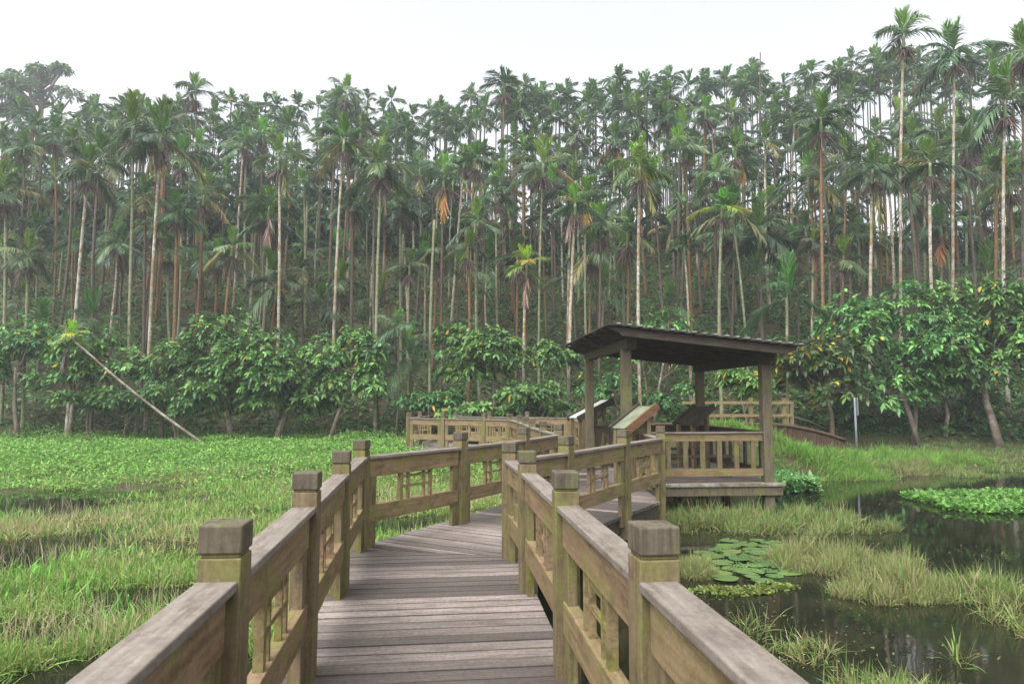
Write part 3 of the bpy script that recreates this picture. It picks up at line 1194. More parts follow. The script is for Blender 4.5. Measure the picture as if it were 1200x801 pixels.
def palm(base, top, kind, crown, label, group=None, cs=1.0, fruit=True, dead=None, thick=1.0, name='betel_palm', turn=None):
    b, t = Vector(base), Vector(top)
    d = t - b
    h = d.length
    root = bpy.data.objects.new(name, None)
    C.objects.link(root)
    root.location = b
    tag(root, label, 'palm tree', group)
    q = d.to_track_quat('Z', 'Y').to_euler()
    z = random.uniform(0, 6.28) if turn is None else turn
    link('trunk', random.choice(TRUNKS[kind]), root, (0, 0, 0), q, (thick, thick, (h + 0.02) / TR_H))
    if crown is not None:
        link('crown', crown, root, d, (random.gauss(0, 0.07), random.gauss(0, 0.07), z), (cs, cs, cs * random.uniform(0.85, 1.25)))
        link('crown_shaft', SHAFT, root, d, q, (thick, thick, cs))
        if fruit:
            link('fruit_cluster', random.choice(FRUITS), root, d, (0, 0, z + 1), (cs, cs, cs))
        if dead is not None:
            link('dead_frond', DEAD[dead[0]], root, d, (0, 0, dead[1]), (cs, cs, cs * dead[2] if len(dead) > 2 else cs))
    return root


random.seed(21)
spots = []


def front(px_c, py_c, px_b, Y, kind, crown, label, **kw):
    kw['thick'] = kw.get('thick', 1.0) * 0.82
    kw['cs'] = kw.get('cs', 1.0) * 0.95
    """palm whose crown base sits at photo pixel px_c, py_c and whose trunk leaves the slope under px_b"""
    x, y, z = at(px_c, py_c, Y)
    xb = at(px_b, 480, Y)[0]
    spots.append((xb, Y))
    return palm((xb, Y, tz(xb, Y) - 0.15), (x, y, z), kind, crown, label, **kw)


G1 = 'betel palms singled out along the front of the stand'
front(103, 200, 79, 29.0, 'pale', CROWNS[3], 'white trunked betel palm leaning slightly right, on the left above the fallen trunk', group=G1, cs=1.0)
front(156, 150, 150, 30.2, 'green', CROWNS[2], 'tall greyish trunked betel palm, the left one of a close pair', group=G1, cs=1.15)
front(188, 162, 171, 29.6, 'pale', CROWNS[5], 'tall pale trunked betel palm, the right one of a close pair', group=G1, cs=1.15, dead=(2, 4.0))
front(327, 185, 323, 30.5, 'pale', CROWNS[6], 'white trunked betel palm rising from the big dark leaved tree at left', group=G1, cs=1.05, dead=(2, -0.4))
front(403, 165, 389, 31.5, 'pale', CROWNS[0], 'tall betel palm with a pale upper trunk left of centre', group=G1, cs=1.1)
front(447, 195, 440, 29.0, 'green', CROWNS[1], 'tall green grey trunked betel palm standing at the meadow edge', group=G1, cs=1.05)
front(509, 258, 504, 29.4, 'green', None, 'bare headless palm trunk left of the flowering shrub', group=G1)
front(556, 188, 551, 33.0, 'orange', CROWNS[6], 'betel palm with two hanging pinkish dead fronds and an orange one', group=G1, cs=0.95, dead=(1, 0.4))
front(520, 208, 517, 32.6, 'dark', CROWNS[8], 'betel palm with one long rust orange frond hanging straight down', group=G1, cs=1.0, dead=(0, -1.4, 1.3))
front(617, 312, 614, 30.2, 'pale', CR_BRIGHT, 'short bright green betel palm with a yellowing frond, above the middle shrubs', group=G1, cs=0.9, dead=(1, -1.6, 1.2))
front(548, 292, 548, 31.0, 'orange', CROWNS[6], 'short betel palm with a spreading crown left of centre', group=G1, cs=0.9)
front(480, 312, 480, 31.8, 'green', CROWNS[4], 'short betel palm with a drooping grey green crown', group=G1, cs=0.85)
front(674, 240, 665, 29.6, 'pale', CROWNS[3], 'rust spotted betel palm whose pink dead frond hangs left of its trunk', group=G1, cs=0.95, dead=(1, 3.4))
front(750, 196, 751, 28.2, 'pale', CR_BRIGHT, 'tall white trunked betel palm with a bright crown directly above the shelter roof', group=G1, cs=1.15, dead=(2, -0.3))
front(846, 243, 846, 28.4, 'green', CR_LIME, 'palm with a lime yellow crown and a pale trunk above the shelter', group=G1, cs=0.85)
front(862, 175, 858, 33.0, 'dark', CROWNS[1], 'betel palm with a bright orange frond hanging beside its trunk', group=G1, cs=1.0, dead=(0, 0.3))
front(922, 350, 922, 25.6, 'green', CR_LOW[0], 'low young palm with arching fronds right of the shelter roof', group=G1, cs=0.9, fruit=False, thick=0.9)
front(962, 140, 968, 29.0, 'orange', CROWNS[9], 'tall betel palm with a rusty orange lower trunk right of the shelter', group=G1, cs=1.15)
front(1022, 200, 1020, 28.5, 'pale', CROWNS[4], 'betel palm with a long pale drooping frond over the right hand trees', group=G1, cs=1.05, dead=(2, -1.5, 1.3))
front(1090, 192, 1101, 27.5, 'pale', CROWNS[3], 'white trunked betel palm with fresh green top rising between the two right hand trees', group=G1, cs=1.1)
front(1178, 120, 1182, 28.0, 'pale', CROWNS[2], 'tall pale trunked betel palm near the right edge', group=G1, cs=1.3)
front(1059, 42, 1058, 31.0, 'pale', CROWNS[8], 'tallest betel palm, its crown clear against the sky at right', group=G1, cs=1.15)
front(1118, 62, 1119, 32.5, 'pale', CROWNS[2], 'second tallest betel palm with a heavy drooping crown against the sky at right', group=G1, cs=1.25)
front(1199, 60, 1200, 30.0, 'dark', CROWNS[5], 'tall betel palm cut by the right edge of the view', group=G1, cs=1.1)
front(6, 226, 2, 30.0, 'green', CROWNS[3], 'short bright crowned betel palm cut by the left edge of the view', group=G1, cs=1.1)
front(33, 300, 28, 29.5, 'green', CROWNS[4], 'short green trunked betel palm near the left edge', group=G1, cs=0.95)
front(272, 290, 248, 31.0, 'orange', CROWNS[0], 'short betel palm with a pink dead sheath, left of the big dark leaved tree', group=G1, cs=0.85, dead=(1, 3.0))
front(106, 375, 107, 29.3, 'dark', CR_LOW[1], 'low dark palm with a yellow hanging frond behind the fallen trunk', group=G1, cs=0.8, fruit=False, dead=(2, -2.0))
front(591, 100, 590, 47.0, 'orange', CROWNS[8], 'misty betel palm with a star shaped crown standing above the skyline at centre', group=G1, cs=1.3)
front(229, 108, 227, 45.0, 'dark', CROWNS[8], 'misty dark betel palm standing above the skyline at left', group=G1, cs=1.2)
front(405, 108, 404, 46.0, 'dark', CROWNS[1], 'misty dark betel palm poking above the skyline left of centre', group=G1, cs=1.2)
front(891, 62, 893, 46.0, 'dark', None, 'bare dead palm trunk whose tip pokes above the skyline', group=G1, thick=0.65)
front(208, 250, 203, 31.0, 'orange', CROWNS[7], 'betel palm with a thick rust orange trunk left of the big dark leaved tree', group=G1, cs=0.9, thick=1.2)
front(466, 385, 464, 28.6, 'dark', CR_LOW[2], 'low young palm beside the meadow edge left of the distant walkway', group=G1, cs=0.6, fruit=False, thick=0.7)

# the rest of the stand
SKY = np.array([(0, 118), (60, 120), (115, 112), (200, 104), (270, 110), (350, 106), (430, 104), (520, 106), (590, 92), (640, 84), (740, 78), (820, 80),
                (890, 68), (930, 80), (1000, 60), (1050, 50), (1100, 50), (1150, 60), (1200, 52)], float)
count = 0
Y = 30.5
row = 0
while Y < 47.8:
    half = 0.80 * Y
    step = 2.12
    x = -half + random.uniform(0, step)
    while x < half:
        X = x + random.uniform(-0.7, 0.7)
        Yj = Y + random.uniform(-0.9, 0.9)
        x += step
        if Yj < tree_line(X) + 0.8:
            continue
        if any((X - a) ** 2 + (Yj - b) ** 2 < 1.0 for a, b in spots):
            continue
        spots.append((X, Yj))
        gz = tz(X, Yj)
        pxx, pyb = to_px(X, Yj, gz)
        sky_y = float(np.interp(pxx, SKY[:, 0], SKY[:, 1]))
        # how high this palm may reach: the stand is even-aged, with gaps and stragglers
        if Yj < 40:
            h = random.uniform(4.6, 8.6) if random.random() < 0.64 else random.uniform(8.6, 11.4)
        elif Yj < 48:
            h = random.uniform(5.0, 11.5)
        else:
            h = random.gauss(11.6, 1.6) if random.random() < 0.75 else random.uniform(6, 9)
        if random.random() < 0.08:
            h = random.uniform(2.6, 4.4)
        zmax = at(pxx, sky_y + random.uniform(14, 40), Yj)[2] - 0.3
        ztop = min(gz + h, zmax)
        if Y > 49 and h > 9:
            ztop = max(ztop, min(zmax - random.uniform(0, 1.6), gz + 15))
        h = max(ztop - gz, 2.4)
        depth = (Yj - 30) / 25
        kind = random.choices(('pale', 'orange', 'dark', 'green'), (0.15, 0.20, 0.42, 0.20))[0]
        if h < 4.5:
            crown, csz = random.choice(CR_LOW), random.uniform(0.75, 1.0)
        else:
            crown, csz = random.choice(CROWNS), random.choice((0.72, 0.85, 0.95, 1.05, 1.2)) * random.uniform(0.93, 1.07)
        tone = {'pale': 'pale', 'orange': 'rusty orange', 'dark': 'dark', 'green': 'greenish'}[kind]
        if h < 4.5:
            lab = 'short young palm with a %s stem among the tall betel palms' % tone
        elif Y > 46:
            lab = 'misty betel palm with a %s trunk along the top of the hillside stand' % tone
        elif Y > 38:
            lab = 'betel palm with a %s trunk midway up the crowded hillside stand' % tone
        else:
            lab = 'betel palm with a %s trunk in the lower rows behind the leafy trees' % tone
        palm((X, Yj, gz - 0.15), (X + random.gauss(0, 0.045) * h * 0.8, Yj + random.gauss(0, 0.02) * h, ztop), kind, crown, lab, group='crowded betel palms on the hillside', cs=csz,
             fruit=h > 4.5 and random.random() < 0.75, dead=(random.randrange(3), random.uniform(0, 6.28)) if random.random() < 0.14 else None, thick=random.uniform(0.62, 0.95))
        count += 1
    Y += 1.95
    row += 1
print('hillside palms', count)

# the deepest palms beyond the crest read as one mass
def mesh_np(me):
    V = np.zeros(len(me.vertices) * 3, dtype=np.float32)
    me.vertices.foreach_get('co', V)
    Q = np.array([list(p.vertices) for p in me.polygons if len(p.vertices) == 4], dtype=np.int64)
    T = np.zeros(len(me.vertices) * 4, dtype=np.float32)
    if 'tint' in me.attributes:
        me.attributes['tint'].data.foreach_get('color', T)
        T = T.reshape(-1, 4)[:, :3]
    else:
        T = np.tile(np.array([[0.13, 0.10, 0.07]]), (len(me.vertices), 1))
    return V.reshape(-1, 3).astype(float), Q, T


src = [mesh_np(palm_crown(400 + i, 11 + i % 3, 1.4, 2 + i % 2, 0.1, 0.5 + 0.1 * i, 13, 1.7)) for i in range(5)]
tsrc = mesh_np(TRUNKS['dark'][0])
parts = []
random.seed(91)
Y = 48.6
while Y < 66:
    x = -0.8 * Y
    while x < 0.8 * Y:
        X, Yj = x + random.uniform(-0.9, 0.9), Y + random.uniform(-1, 1)
        x += 1.6
        gz = tz(X, Yj) - 0.2
        pxx, pyb = to_px(X, Yj, gz)
        zt_ = at(pxx, float(np.interp(pxx, SKY[:, 0], SKY[:, 1])) + (random.uniform(12, 55) if (Y > 51 and random.random() < 0.55) else random.uniform(40, 185)), Yj)[2]
        h = zt_ - gz
        V, Q, T = tsrc
        parts.append((V * np.array([0.7, 0.7, h / TR_H]) + np.array([X, Yj, gz]), Q, T))
        V, Q, T = random.choice(src)
        a, k = random.uniform(0, 6.28), random.uniform(0.95, 1.25)
        ca, sa = math.cos(a), math.sin(a)
        W = np.stack([V[:, 0] * ca - V[:, 1] * sa, V[:, 0] * sa + V[:, 1] * ca, V[:, 2]], -1) * k
        parts.append((W + np.array([X, Yj, zt_]), Q, T))
    Y += 2.1
V, F, T = join(parts)
o = link('palm_forest', np_mesh('palm_forest', V, F, M_palm, T))
tag(o, 'misty mass of palms along and beyond the crest of the hill', 'palm forest', kind='stuff')

# fallen palm lying aslant
LY = 26.2
fx, fy, fz = at(88, 400, LY)
bx = at(236, 516, LY)[0]
bz = at(236, 518, LY)[2]
root = bpy.data.objects.new('leaning_palm', None)
C.objects.link(root)
root.location = (bx, LY, bz)
tag(root, 'half fallen thin palm leaning far left over the meadow edge, with a yellow green crown', 'palm tree')
d = Vector((fx - bx, fy - LY, fz - bz))
mb = MB()
pts = [d * s + Vector((0, 0, -0.14 * math.sin(math.pi * s))) for s in np.linspace(-0.02, 0.93, 10)] + [d + Vector((-0.03, 0, 0.0)), d + Vector((-0.12, 0, 0.25))]
mb.tube(pts, [0.055 - 0.0012 * i for i in range(12)], 8)
link('trunk', mb.mesh('trunk', M_bark_white, True), root)
link('crown', CR_BRIGHT, root, d + Vector((-0.12, 0, 0.2)), (0, 0, 1.0), (0.5, 0.5, 0.55))
link('dead_frond', DEAD[1], root, d + Vector((-0.1, 0, 0.1)), (0, 0, 2.8), (0.9, 0.9, 0.7))


# ------------------------------------------------------------------ broadleaf trees
def leafy_tree(name, label, base, crown_c, crown_r, seed, whorls, leaf=0.24, cols=None, bright=0.12, yellow=0.01, trunks=1, bark=M_bark, group='leafy trees along the front of the palms', lobes=8, tr=0.09, fr=9, cat='tree'):
    rg = np.random.default_rng(seed)
    root = bpy.data.objects.new(name, None)
    C.objects.link(root)
    root.location = base
    tag(root, label, cat, group)
    b = np.array(base)
    cc = np.array(crown_c) - b
    cr = np.array(crown_r)
    # lobes spread through the crown volume
    U = unit(rg.normal(size=(lobes, 3)))
    U[:, 2] *= 0.9
    LC = cc + U * cr * rg.uniform(0.45, 0.8, (lobes, 1))
    LR = cr * rg.uniform(0.32, 0.52, (lobes, 1)) * (1.0 if lobes < 14 else 0.5)
    mb = MB()
    top = Vector(cc - np.array([0, 0, cr[2] * 0.2]))
    stems = []
    for k in range(trunks):
        off = Vector((rg.normal(0, 0.25), rg.normal(0, 0.15), 0)) if trunks > 1 else Vector((0, 0, 0))
        e = top + Vector((rg.normal(0, 0.25 * cr[0]) if trunks > 1 else 0, rg.normal(0, 0.1), rg.uniform(-0.2, 0.1)))
        mid = (off + e) / 2 + Vector((rg.normal(0, 0.12), rg.normal(0, 0.12), 0))
        pts = [off + Vector((0, 0, -0.2)), off.lerp(mid, 0.5), mid, mid.lerp(e, 0.5), e]
        mb.tube(pts, [tr * 1.25, tr, tr * 0.88, tr * 0.7, tr * 0.45], 9)
        stems.append((mid, e))
    for i in range(lobes):
        mid, e = stems[i % trunks]
        s = mid.lerp(e, rg.uniform(0.15, 1.0))
        t = Vector(LC[i])
        m_ = s.lerp(t, 0.5) + Vector((0, 0, -0.12 * (t - s).length))
        mb.tube([s, m_, t], [tr * 0.45, tr * 0.33, tr * 0.16], 6)
    P, A = [], []
    per = max(3, int(whorls * 1.25) // lobes)
    for i in range(lobes):
        u = unit(rg.normal(size=(per, 3)))
        u[:, 2] = np.abs(u[:, 2]) * 1.1 - 0.45
        u = unit(u)
        pos = LC[i] + u * LR[i] * rg.uniform(0.55, 1.05, (per, 1))
        P.append(pos)
        A.append(unit(u * np.array([1, 1, 0.6]) + np.array([0, 0, 0.55])))
        for j in range(0, per, 4):
            mb.tube([Vector(LC[i]), Vector(pos[j])], [tr * 0.14, tr * 0.07], 4, False)
    P = np.concatenate(P)
    A = np.concatenate(A)
    n = len(P)
    link('trunk', mb.mesh('trunk', bark, True), root)
    cols = cols or [(0.11, 0.24, 0.07), (0.15, 0.30, 0.085), (0.065, 0.155, 0.055)]
    wc = pick(n, cols, 0.15, rg)
    isb = rg.random(n) < bright
    wc[isb] = pick(int(isb.sum()), [(0.13, 0.25, 0.045), (0.10, 0.20, 0.05)], 0.12, rg)
    k = fr
    az = rg.uniform(0, 2 * math.pi, (n, 1)) + np.arange(k)[None, :] * 2 * math.pi / k + rg.normal(0, 0.15, (n, k))
    # frame round each axis
    ref = np.where(np.abs(A[:, 2:3]) > 0.9, np.array([[1.0, 0, 0]]), np.array([[0, 0, 1.0]]))
    e1 = unit(np.cross(A, ref))
    e2 = np.cross(A, e1)
    tilt = rg.uniform(0.1, 0.85, (n, k))
    D = (e1[:, None, :] * np.cos(az)[..., None] + e2[:, None, :] * np.sin(az)[..., None]) + A[:, None, :] * tilt[..., None]
    P2 = np.repeat(P[:, None, :], k, 1) + D * 0.03
    Lf = leaf * rg.uniform(0.65, 1.15, (n, k))
    col = np.repeat(wc[:, None, :], k, 1) * (1 + rg.normal(0, 0.12, (n, k, 1)))
    yl = rg.random((n, k)) < yellow
    col[yl] = pick(int(yl.sum()), [(0.45, 0.30, 0.03), (0.40, 0.24, 0.03)], 0.1, rg)
    V, F, T = ribbons(P2.reshape(-1, 3), D.reshape(-1, 3), Lf.ravel(), Lf.ravel() * 0.44, rg.uniform(0.15, 0.6, n * k), np.clip(col.reshape(-1, 3), 0.01, 0.8), (0.25, 0.95, 0.85, 0.08), 0.3, rg)
    link('crown', np_mesh('crown', V, F, M_leaf, T), root)
    return root


def tree_px(px, y_top, y_bot, wpx, Y, label, seed, base_px=None, depth_r=None, **kw):
    """crown filling the photo box, trunk down to the ground"""
    x, _, zt_ = at(px, y_top, Y)
    zb = at(px, y_bot, Y)[2]
    bx_ = at(base_px if base_px is not None else px, 500, Y)[0]
    rx = wpx / 2 / 800 * Y * 1.18
    kw['whorls'] = int(kw['whorls'] * 1.75)
    rz = (zt_ - zb) / 2
    gz = tz(bx_, Y)
    zc = max((zt_ + zb) / 2, gz + rz * 0.8)
    return leafy_tree('leafy_tree', label, (bx_, Y, gz), (x, Y, zc), (rx, depth_r or min(rx, 1.5), rz), seed, **kw)


tree_px(22, 362, 478, 100, 28.5, 'leafy tree at the left edge with yellowing leaves near its top', 1, whorls=230, bright=0.12, yellow=0.03)
tree_px(102, 372, 470, 90, 28.3, 'small leafy tree under the white trunked palm, left of the fallen trunk', 2, whorls=190, bright=0.22, bark=M_bark_white, base_px=82)
tree_px(105, 445, 488, 70, 27.6, 'low leafy sapling at the foot of the fallen palm crown', 12, whorls=80, bright=0.25, lobes=4, tr=0.05, base_px=104)
tree_px(190, 372, 470, 90, 28.6, 'thin leafy tree crossed by the fallen trunk, with orange tinged leaves', 3, whorls=150, bright=0.12, yellow=0.04)
tree_px(262, 362, 500, 130, 28.2, 'large dark leafy tree with a dense crown right of the fallen trunk', 4, whorls=420, lobes=11, tr=0.12, base_px=273, bright=0.06)
tree_px(342, 368, 505, 120, 28.0, 'large leafy tree with low hanging foliage, second of the dense pair at left', 5, whorls=400, lobes=11, tr=0.12, base_px=322, bright=0.10)
tree_px(418, 375, 480, 90, 28.0, 'leafy tree with pale rosettes beside the tall green grey palm', 6, whorls=260, base_px=385, bright=0.16, yellow=0.015)
tree_px(578, 352, 468, 130, 28.4, 'pale green leafy tree with bare reddish twigs behind the distant walkway', 7, whorls=270, bright=0.30, yellow=0.006, base_px=580)
tree_px(655, 390, 440, 60, 28.0, 'small leafy sapling just left of the shelter roof', 8, whorls=80, lobes=5, bright=0.15, tr=0.05)
tree_px(625, 448, 492, 100, 26.6, 'low dark bush with one bright green tip behind the distant walkway', 9, whorls=200, lobes=7, leaf=0.26, bright=0.06, tr=0.04, trunks=3)
tree_px(548, 468, 492, 60, 26.8, 'low spreading bush behind the left part of the distant walkway', 10, whorls=110, lobes=5, leaf=0.24, bright=0.05, tr=0.04, trunks=2)
tree_px(762, 352, 440, 110, 28.8, 'forked pale stemmed sapling with loose leaves behind the shelter', 11, whorls=120, bright=0.35, trunks=2, bark=M_bark_white, tr=0.06)
tree_px(868, 425, 475, 60, 24.6, 'bright leafy bush seen between the two right pillars of the shelter', 13, whorls=130, lobes=5, bright=0.35, tr=0.05)
tree_px(960, 388, 482, 110, 25.0, 'small tree with many yellow leaves right of the shelter roof', 14, whorls=230, bright=0.15, yellow=0.10, base_px=975, cols=[(0.07, 0.12, 0.045), (0.085, 0.14, 0.05)])
tree_px(1048, 318, 488, 140, 25.4, 'big leafy tree with a rounded top and thin forked stems right of the shelter', 15, whorls=440, lobes=12, base_px=1070, trunks=2, tr=0.09, bark=M_bark_white, bright=0.12)
tree_px(1150, 318, 478, 130, 25.0, 'big leafy tree with a white stained trunk by the water at right', 16, whorls=430, lobes=12, base_px=1172, tr=0.13, bark=M_bark_white, bright=0.18)
tree_px(1215, 340, 470, 110, 25.4, 'leafy tree cut by the right edge of the view', 17, whorls=260, lobes=8, bright=0.15)
tree_px(1105, 430, 480, 70, 26.2, 'dark small leafy tree in the shade between the two big right hand trees', 18, whorls=120, lobes=5, base_px=1106, tr=0.08, bark=M_bark_white, bright=0.02)

for i, (px, yt, yb, w, Yb, lab) in enumerate([
        (150, 452, 502, 70, 27.6, 'low bush at the meadow edge below the middle of the fallen trunk'),
        (205, 440, 500, 60, 27.8, 'low bush at the meadow edge just above the foot of the fallen trunk'),
        (505, 440, 492, 70, 28.0, 'dark bush beside the bare headless trunk'),
        (700, 430, 490, 80, 27.5, 'low green bush seen between the left pillars of the shelter'),
        (800, 440, 490, 80, 26.5, 'low green bush seen through the back of the shelter'),
        (1010, 440, 505, 70, 26.6, 'dark shaded bush behind the grey sign post'),
        (1130, 450, 515, 80, 27.0, 'dark shaded bush behind the white stained trunk')]):
    tree_px(px, yt, yb, w, Yb, lab, 60 + i, whorls=95, lobes=6, leaf=0.2, bright=0.1, tr=0.03, trunks=3, cat='bush',
            group='low bushes along the foot of the hill', cols=[(0.07, 0.16, 0.055), (0.09, 0.20, 0.06), (0.05, 0.12, 0.05)])

# great misty tree on the ridge at upper left
x, _, zt_ = at(52, 62, 92)
bz = tz(x, 92)
leafy_tree('ridge_tree', 'great pale misty tree on the ridge at upper left above the palms', (x, 92, bz), (x, 92, zt_ - 4.0), (7.2, 5.0, 4.0), 31, whorls=620, leaf=0.5, lobes=22, tr=0.5, bright=0.0, group=None, fr=7)
x2, _, z2 = at(-8, 92, 88)
leafy_tree('ridge_tree', 'lower misty tree on the ridge cut by the left edge of the view', (x2, 88, tz(x2, 88)), (x2, 88, z2 - 3), (5.0, 4.0, 3.2), 32, whorls=700, leaf=0.55, lobes=14, tr=0.4, bright=0.0, group=None, fr=7)


# ------------------------------------------------------------------ undergrowth on the slope
def scatter(n, x0, x1, y0, y1, rg=rng, fr=0.82):
    X = rg.uniform(x0, x1, n)
    Y_ = rg.uniform(y0, y1, n)
    return X, Y_


rg = np.random.default_rng(41)
n = 95000
Yv = 26 + 28 * rg.random(n) ** 1.25
Xv = (rg.random(n) * 2 - 1) * (0.80 * Yv + 1)
tl = tree_line(Xv)
cl = wob(Xv, Yv, 1.4, 3.0) + 0.6 * wob(Xv, Yv, 3.1, 7.0)
keep = (Yv > tl - 0.6 - 1.6 * smooth(5, 9, Xv)) & (cl + rg.normal(0, 0.45, n) > -0.25 - 0.3 * smooth(0, 4, Yv - tl)) & ~((Xv > 8) & (Yv < tl + 2.5) & (rg.random(n) < 0.1))
Xv, Yv, cl = Xv[keep], Yv[keep], cl[keep]
n = len(Xv)
hgt = np.clip(0.15 + 0.4 * (cl + 0.5), 0.05, 1.0) * rg.random(n)
P = np.stack([Xv, Yv, terrain(Xv, Yv) + hgt], -1)
D = rg.normal(0, 1, (n, 3))
D[:, 2] = np.abs(D[:, 2]) * 0.6
D[:, 1] -= 0.35
V, F, T = ribbons(P, D, rg.uniform(0.14, 0.36, n), rg.uniform(0.07, 0.14, n), rg.uniform(0.1, 0.7, n), pick(n, [(0.055, 0.13, 0.04), (0.075, 0.175, 0.05), (0.035, 0.085, 0.03), (0.11, 0.23, 0.07)], 0.22, rg, [0.34, 0.28, 0.26, 0.12]), (0.3, 1, 0.8, 0.1), 0.6, rg)  # leaf greens taken darker, putting extra shade under the palms into the colour
o = link('undergrowth', np_mesh('undergrowth', V, F, M_under, T))
tag(o, 'dark green ferns and creepers covering the slope under the palms', 'undergrowth', kind='stuff')


n = 30000
Yv = rg.uniform(48.5, 57, n)
Xv = (rg.random(n) * 2 - 1) * (0.80 * Yv + 1)
top = np.clip(2.2 + 1.7 * wob(Xv, Yv, 0.35, 2.0) + 0.9 * wob(Xv, Yv, 1.1, 5.0) + 1.6 * (1 - smooth(-20, 6, Xv)), 0.5, 6.5)
P = np.stack([Xv, Yv, terrain(Xv, Yv) + top * rg.random(n) ** 0.7], -1)
D = rg.normal(0, 1, (n, 3))
D[:, 1] -= 0.4
V, F, T = ribbons(P, D, rg.uniform(0.4, 0.9, n), rg.uniform(0.14, 0.3, n), rg.uniform(0.2, 0.8, n), pick(n, [(0.05, 0.10, 0.04), (0.065, 0.125, 0.05), (0.035, 0.075, 0.033)], 0.2, rg), (0.3, 1, 0.8, 0.1), 0.6, rg)
o = link('brush', np_mesh('brush', V, F, M_under, T))
tag(o, 'dark brushwood along the crest of the hill between the palm trunks', 'brushwood', kind='stuff')


# ------------------------------------------------------------------ marsh vegetation
def grass_obj(name, label, cat, P, L, W, lean, droop, col, prof=(0.8, 1.0, 0.7, 0.06), rg=rng, foot=None):
    n = len(P)
    az = rg.uniform(0, 2 * math.pi, n)
    D = np.stack([np.cos(az) * lean, np.sin(az) * lean, np.ones(n)], -1)
    V, F, T = ribbons(P, D, L, W, droop, col, prof, 0.6, rg, foot)
    o = link(name, np_mesh(name, V, F, M_grass, T))
    tag(o, label, cat, kind='stuff')
    return o


def left_edge(Y_):
    """x of the left side of the walkway at distance Y"""
    return np.interp(Y_, [0, 7.5, 12.3, 17, 21, 23.2, 24, 30], [-0.85, -1.75, 0.75, 0.25, -0.2, -3.7, -3.7, -3.4])


def ell(X, Y_, px, py, wx, wy):
    """1 inside a photo-sized patch of the water plane: centre px, py at water level, half sizes in metres"""
    d = 2.2 * 800 / (py - 468)
    cx = (px - 600) / 800 * d
    return np.exp(-(((X - cx) / wx) ** 2 + ((Y_ - d) / wy) ** 2) * 1.2)


def water_gap(X, Y_):
    g = 1.3 * ell(X, Y_, 30, 585, 2.4, 1.8) + 0.9 * ell(X, Y_, 40, 640, 1.6, 1.0) + 1.1 * ell(X, Y_, 200, 690, 1.0, 0.32) + 0.9 * ell(X, Y_, 250, 700, 0.6, 0.35)
    g += 1.0 * ell(X, Y_, 200, 780, 0.8, 0.5) + 0.9 * ell(X, Y_, 110, 790, 0.7, 0.35) + 0.8 * ell(X, Y_, 400, 620, 0.6, 1.4) + 0.9 * ell(X, Y_, 470, 610, 0.9, 0.8)
    return g


rg = np.random.default_rng(51)
# lush grass, near and middle
n = 210000
Yv = 3.2 + 19 * rg.random(n) ** 1.35
Xv = left_edge(Yv) + 0.1 - rg.random(n) * (0.80 * Yv + 0.8 + left_edge(Yv))
cl = wob(Xv, Yv, 1.1, 5.0) + 0.5 * wob(Xv, Yv, 3.3, 1.0) + 0.4 * wob(Xv, Yv, 7.0, 2.0)
keep = cl + rg.normal(0, 0.3, n) - 3.2 * water_gap(Xv, Yv) > -0.36 + 0.16 * (1 - smooth(5, 9, Yv))
Xv, Yv, cl = Xv[keep], Yv[keep], cl[keep]
n = len(Xv)
far = smooth(4, 18, Yv)
zg = np.maximum(terrain(Xv, Yv), WATER_Z - 0.02)
P = np.stack([Xv, Yv, zg], -1)
tan_p = smooth(0.0, 0.9, wob(Xv, Yv, 0.45, 9.0) + 0.3 * wob(Xv, Yv, 1.7, 2.0)) * smooth(6, 10, Yv) * (1 - smooth(17, 21, Yv))
green = pick(n, [(0.17, 0.30, 0.06), (0.22, 0.35, 0.08), (0.12, 0.235, 0.045), (0.27, 0.34, 0.11)], 0.16, rg)
dry = pick(n, [(0.38, 0.35, 0.14), (0.32, 0.34, 0.11), (0.42, 0.34, 0.19)], 0.12, rg)
isd = rg.random(n) < 0.10 + 0.62 * tan_p
col = np.where(isd[:, None], dry, green)
Lb = (0.20 + 0.13 * cl + 0.08 * rg.random(n)) * (1.0 - 0.3 * far)
Lb = np.clip(Lb, 0.07, 0.5)
grass_obj('marsh_grass', 'lush green marsh grass with dry patches left of the boardwalk', 'grass', P, Lb * rg.uniform(0.7, 1.35, n), (0.0075 + 0.011 * far) * rg.uniform(0.7, 1.3, n), np.abs(rg.normal(0, 0.75, n)), rg.uniform(0.1, 0.8, n), col, rg=rg)
# thin dry seed stalks
n = 16000
Yv = 6 + 15 * rg.random(n)
Xv = left_edge(Yv) - 0.2 - rg.random(n) * (0.80 * Yv + 0.5 + left_edge(Yv))
tp = wob(Xv, Yv, 0.45, 9.0) + 0.3 * wob(Xv, Yv, 1.7, 2.0)
keep = (tp + rg.normal(0, 0.3, n) > 0.25) & (water_gap(Xv, Yv) < 0.5)
Xv, Yv = Xv[keep], Yv[keep]
n = len(Xv)
P = np.stack([Xv, Yv, np.maximum(terrain(Xv, Yv), WATER_Z)], -1)
grass_obj('seed_grass', 'tan seed heads of dry grass across the middle of the marsh', 'dry grass', P, rg.uniform(0.25, 0.45, n), 0.006, np.abs(rg.normal(0, 0.4, n)), rg.uniform(0.05, 0.3, n), pick(n, [(0.38, 0.34, 0.20), (0.42, 0.34, 0.23), (0.33, 0.33, 0.16)], 0.12, rg), (0.35, 0.35, 1.0, 0.8, 0.2), rg=rg)
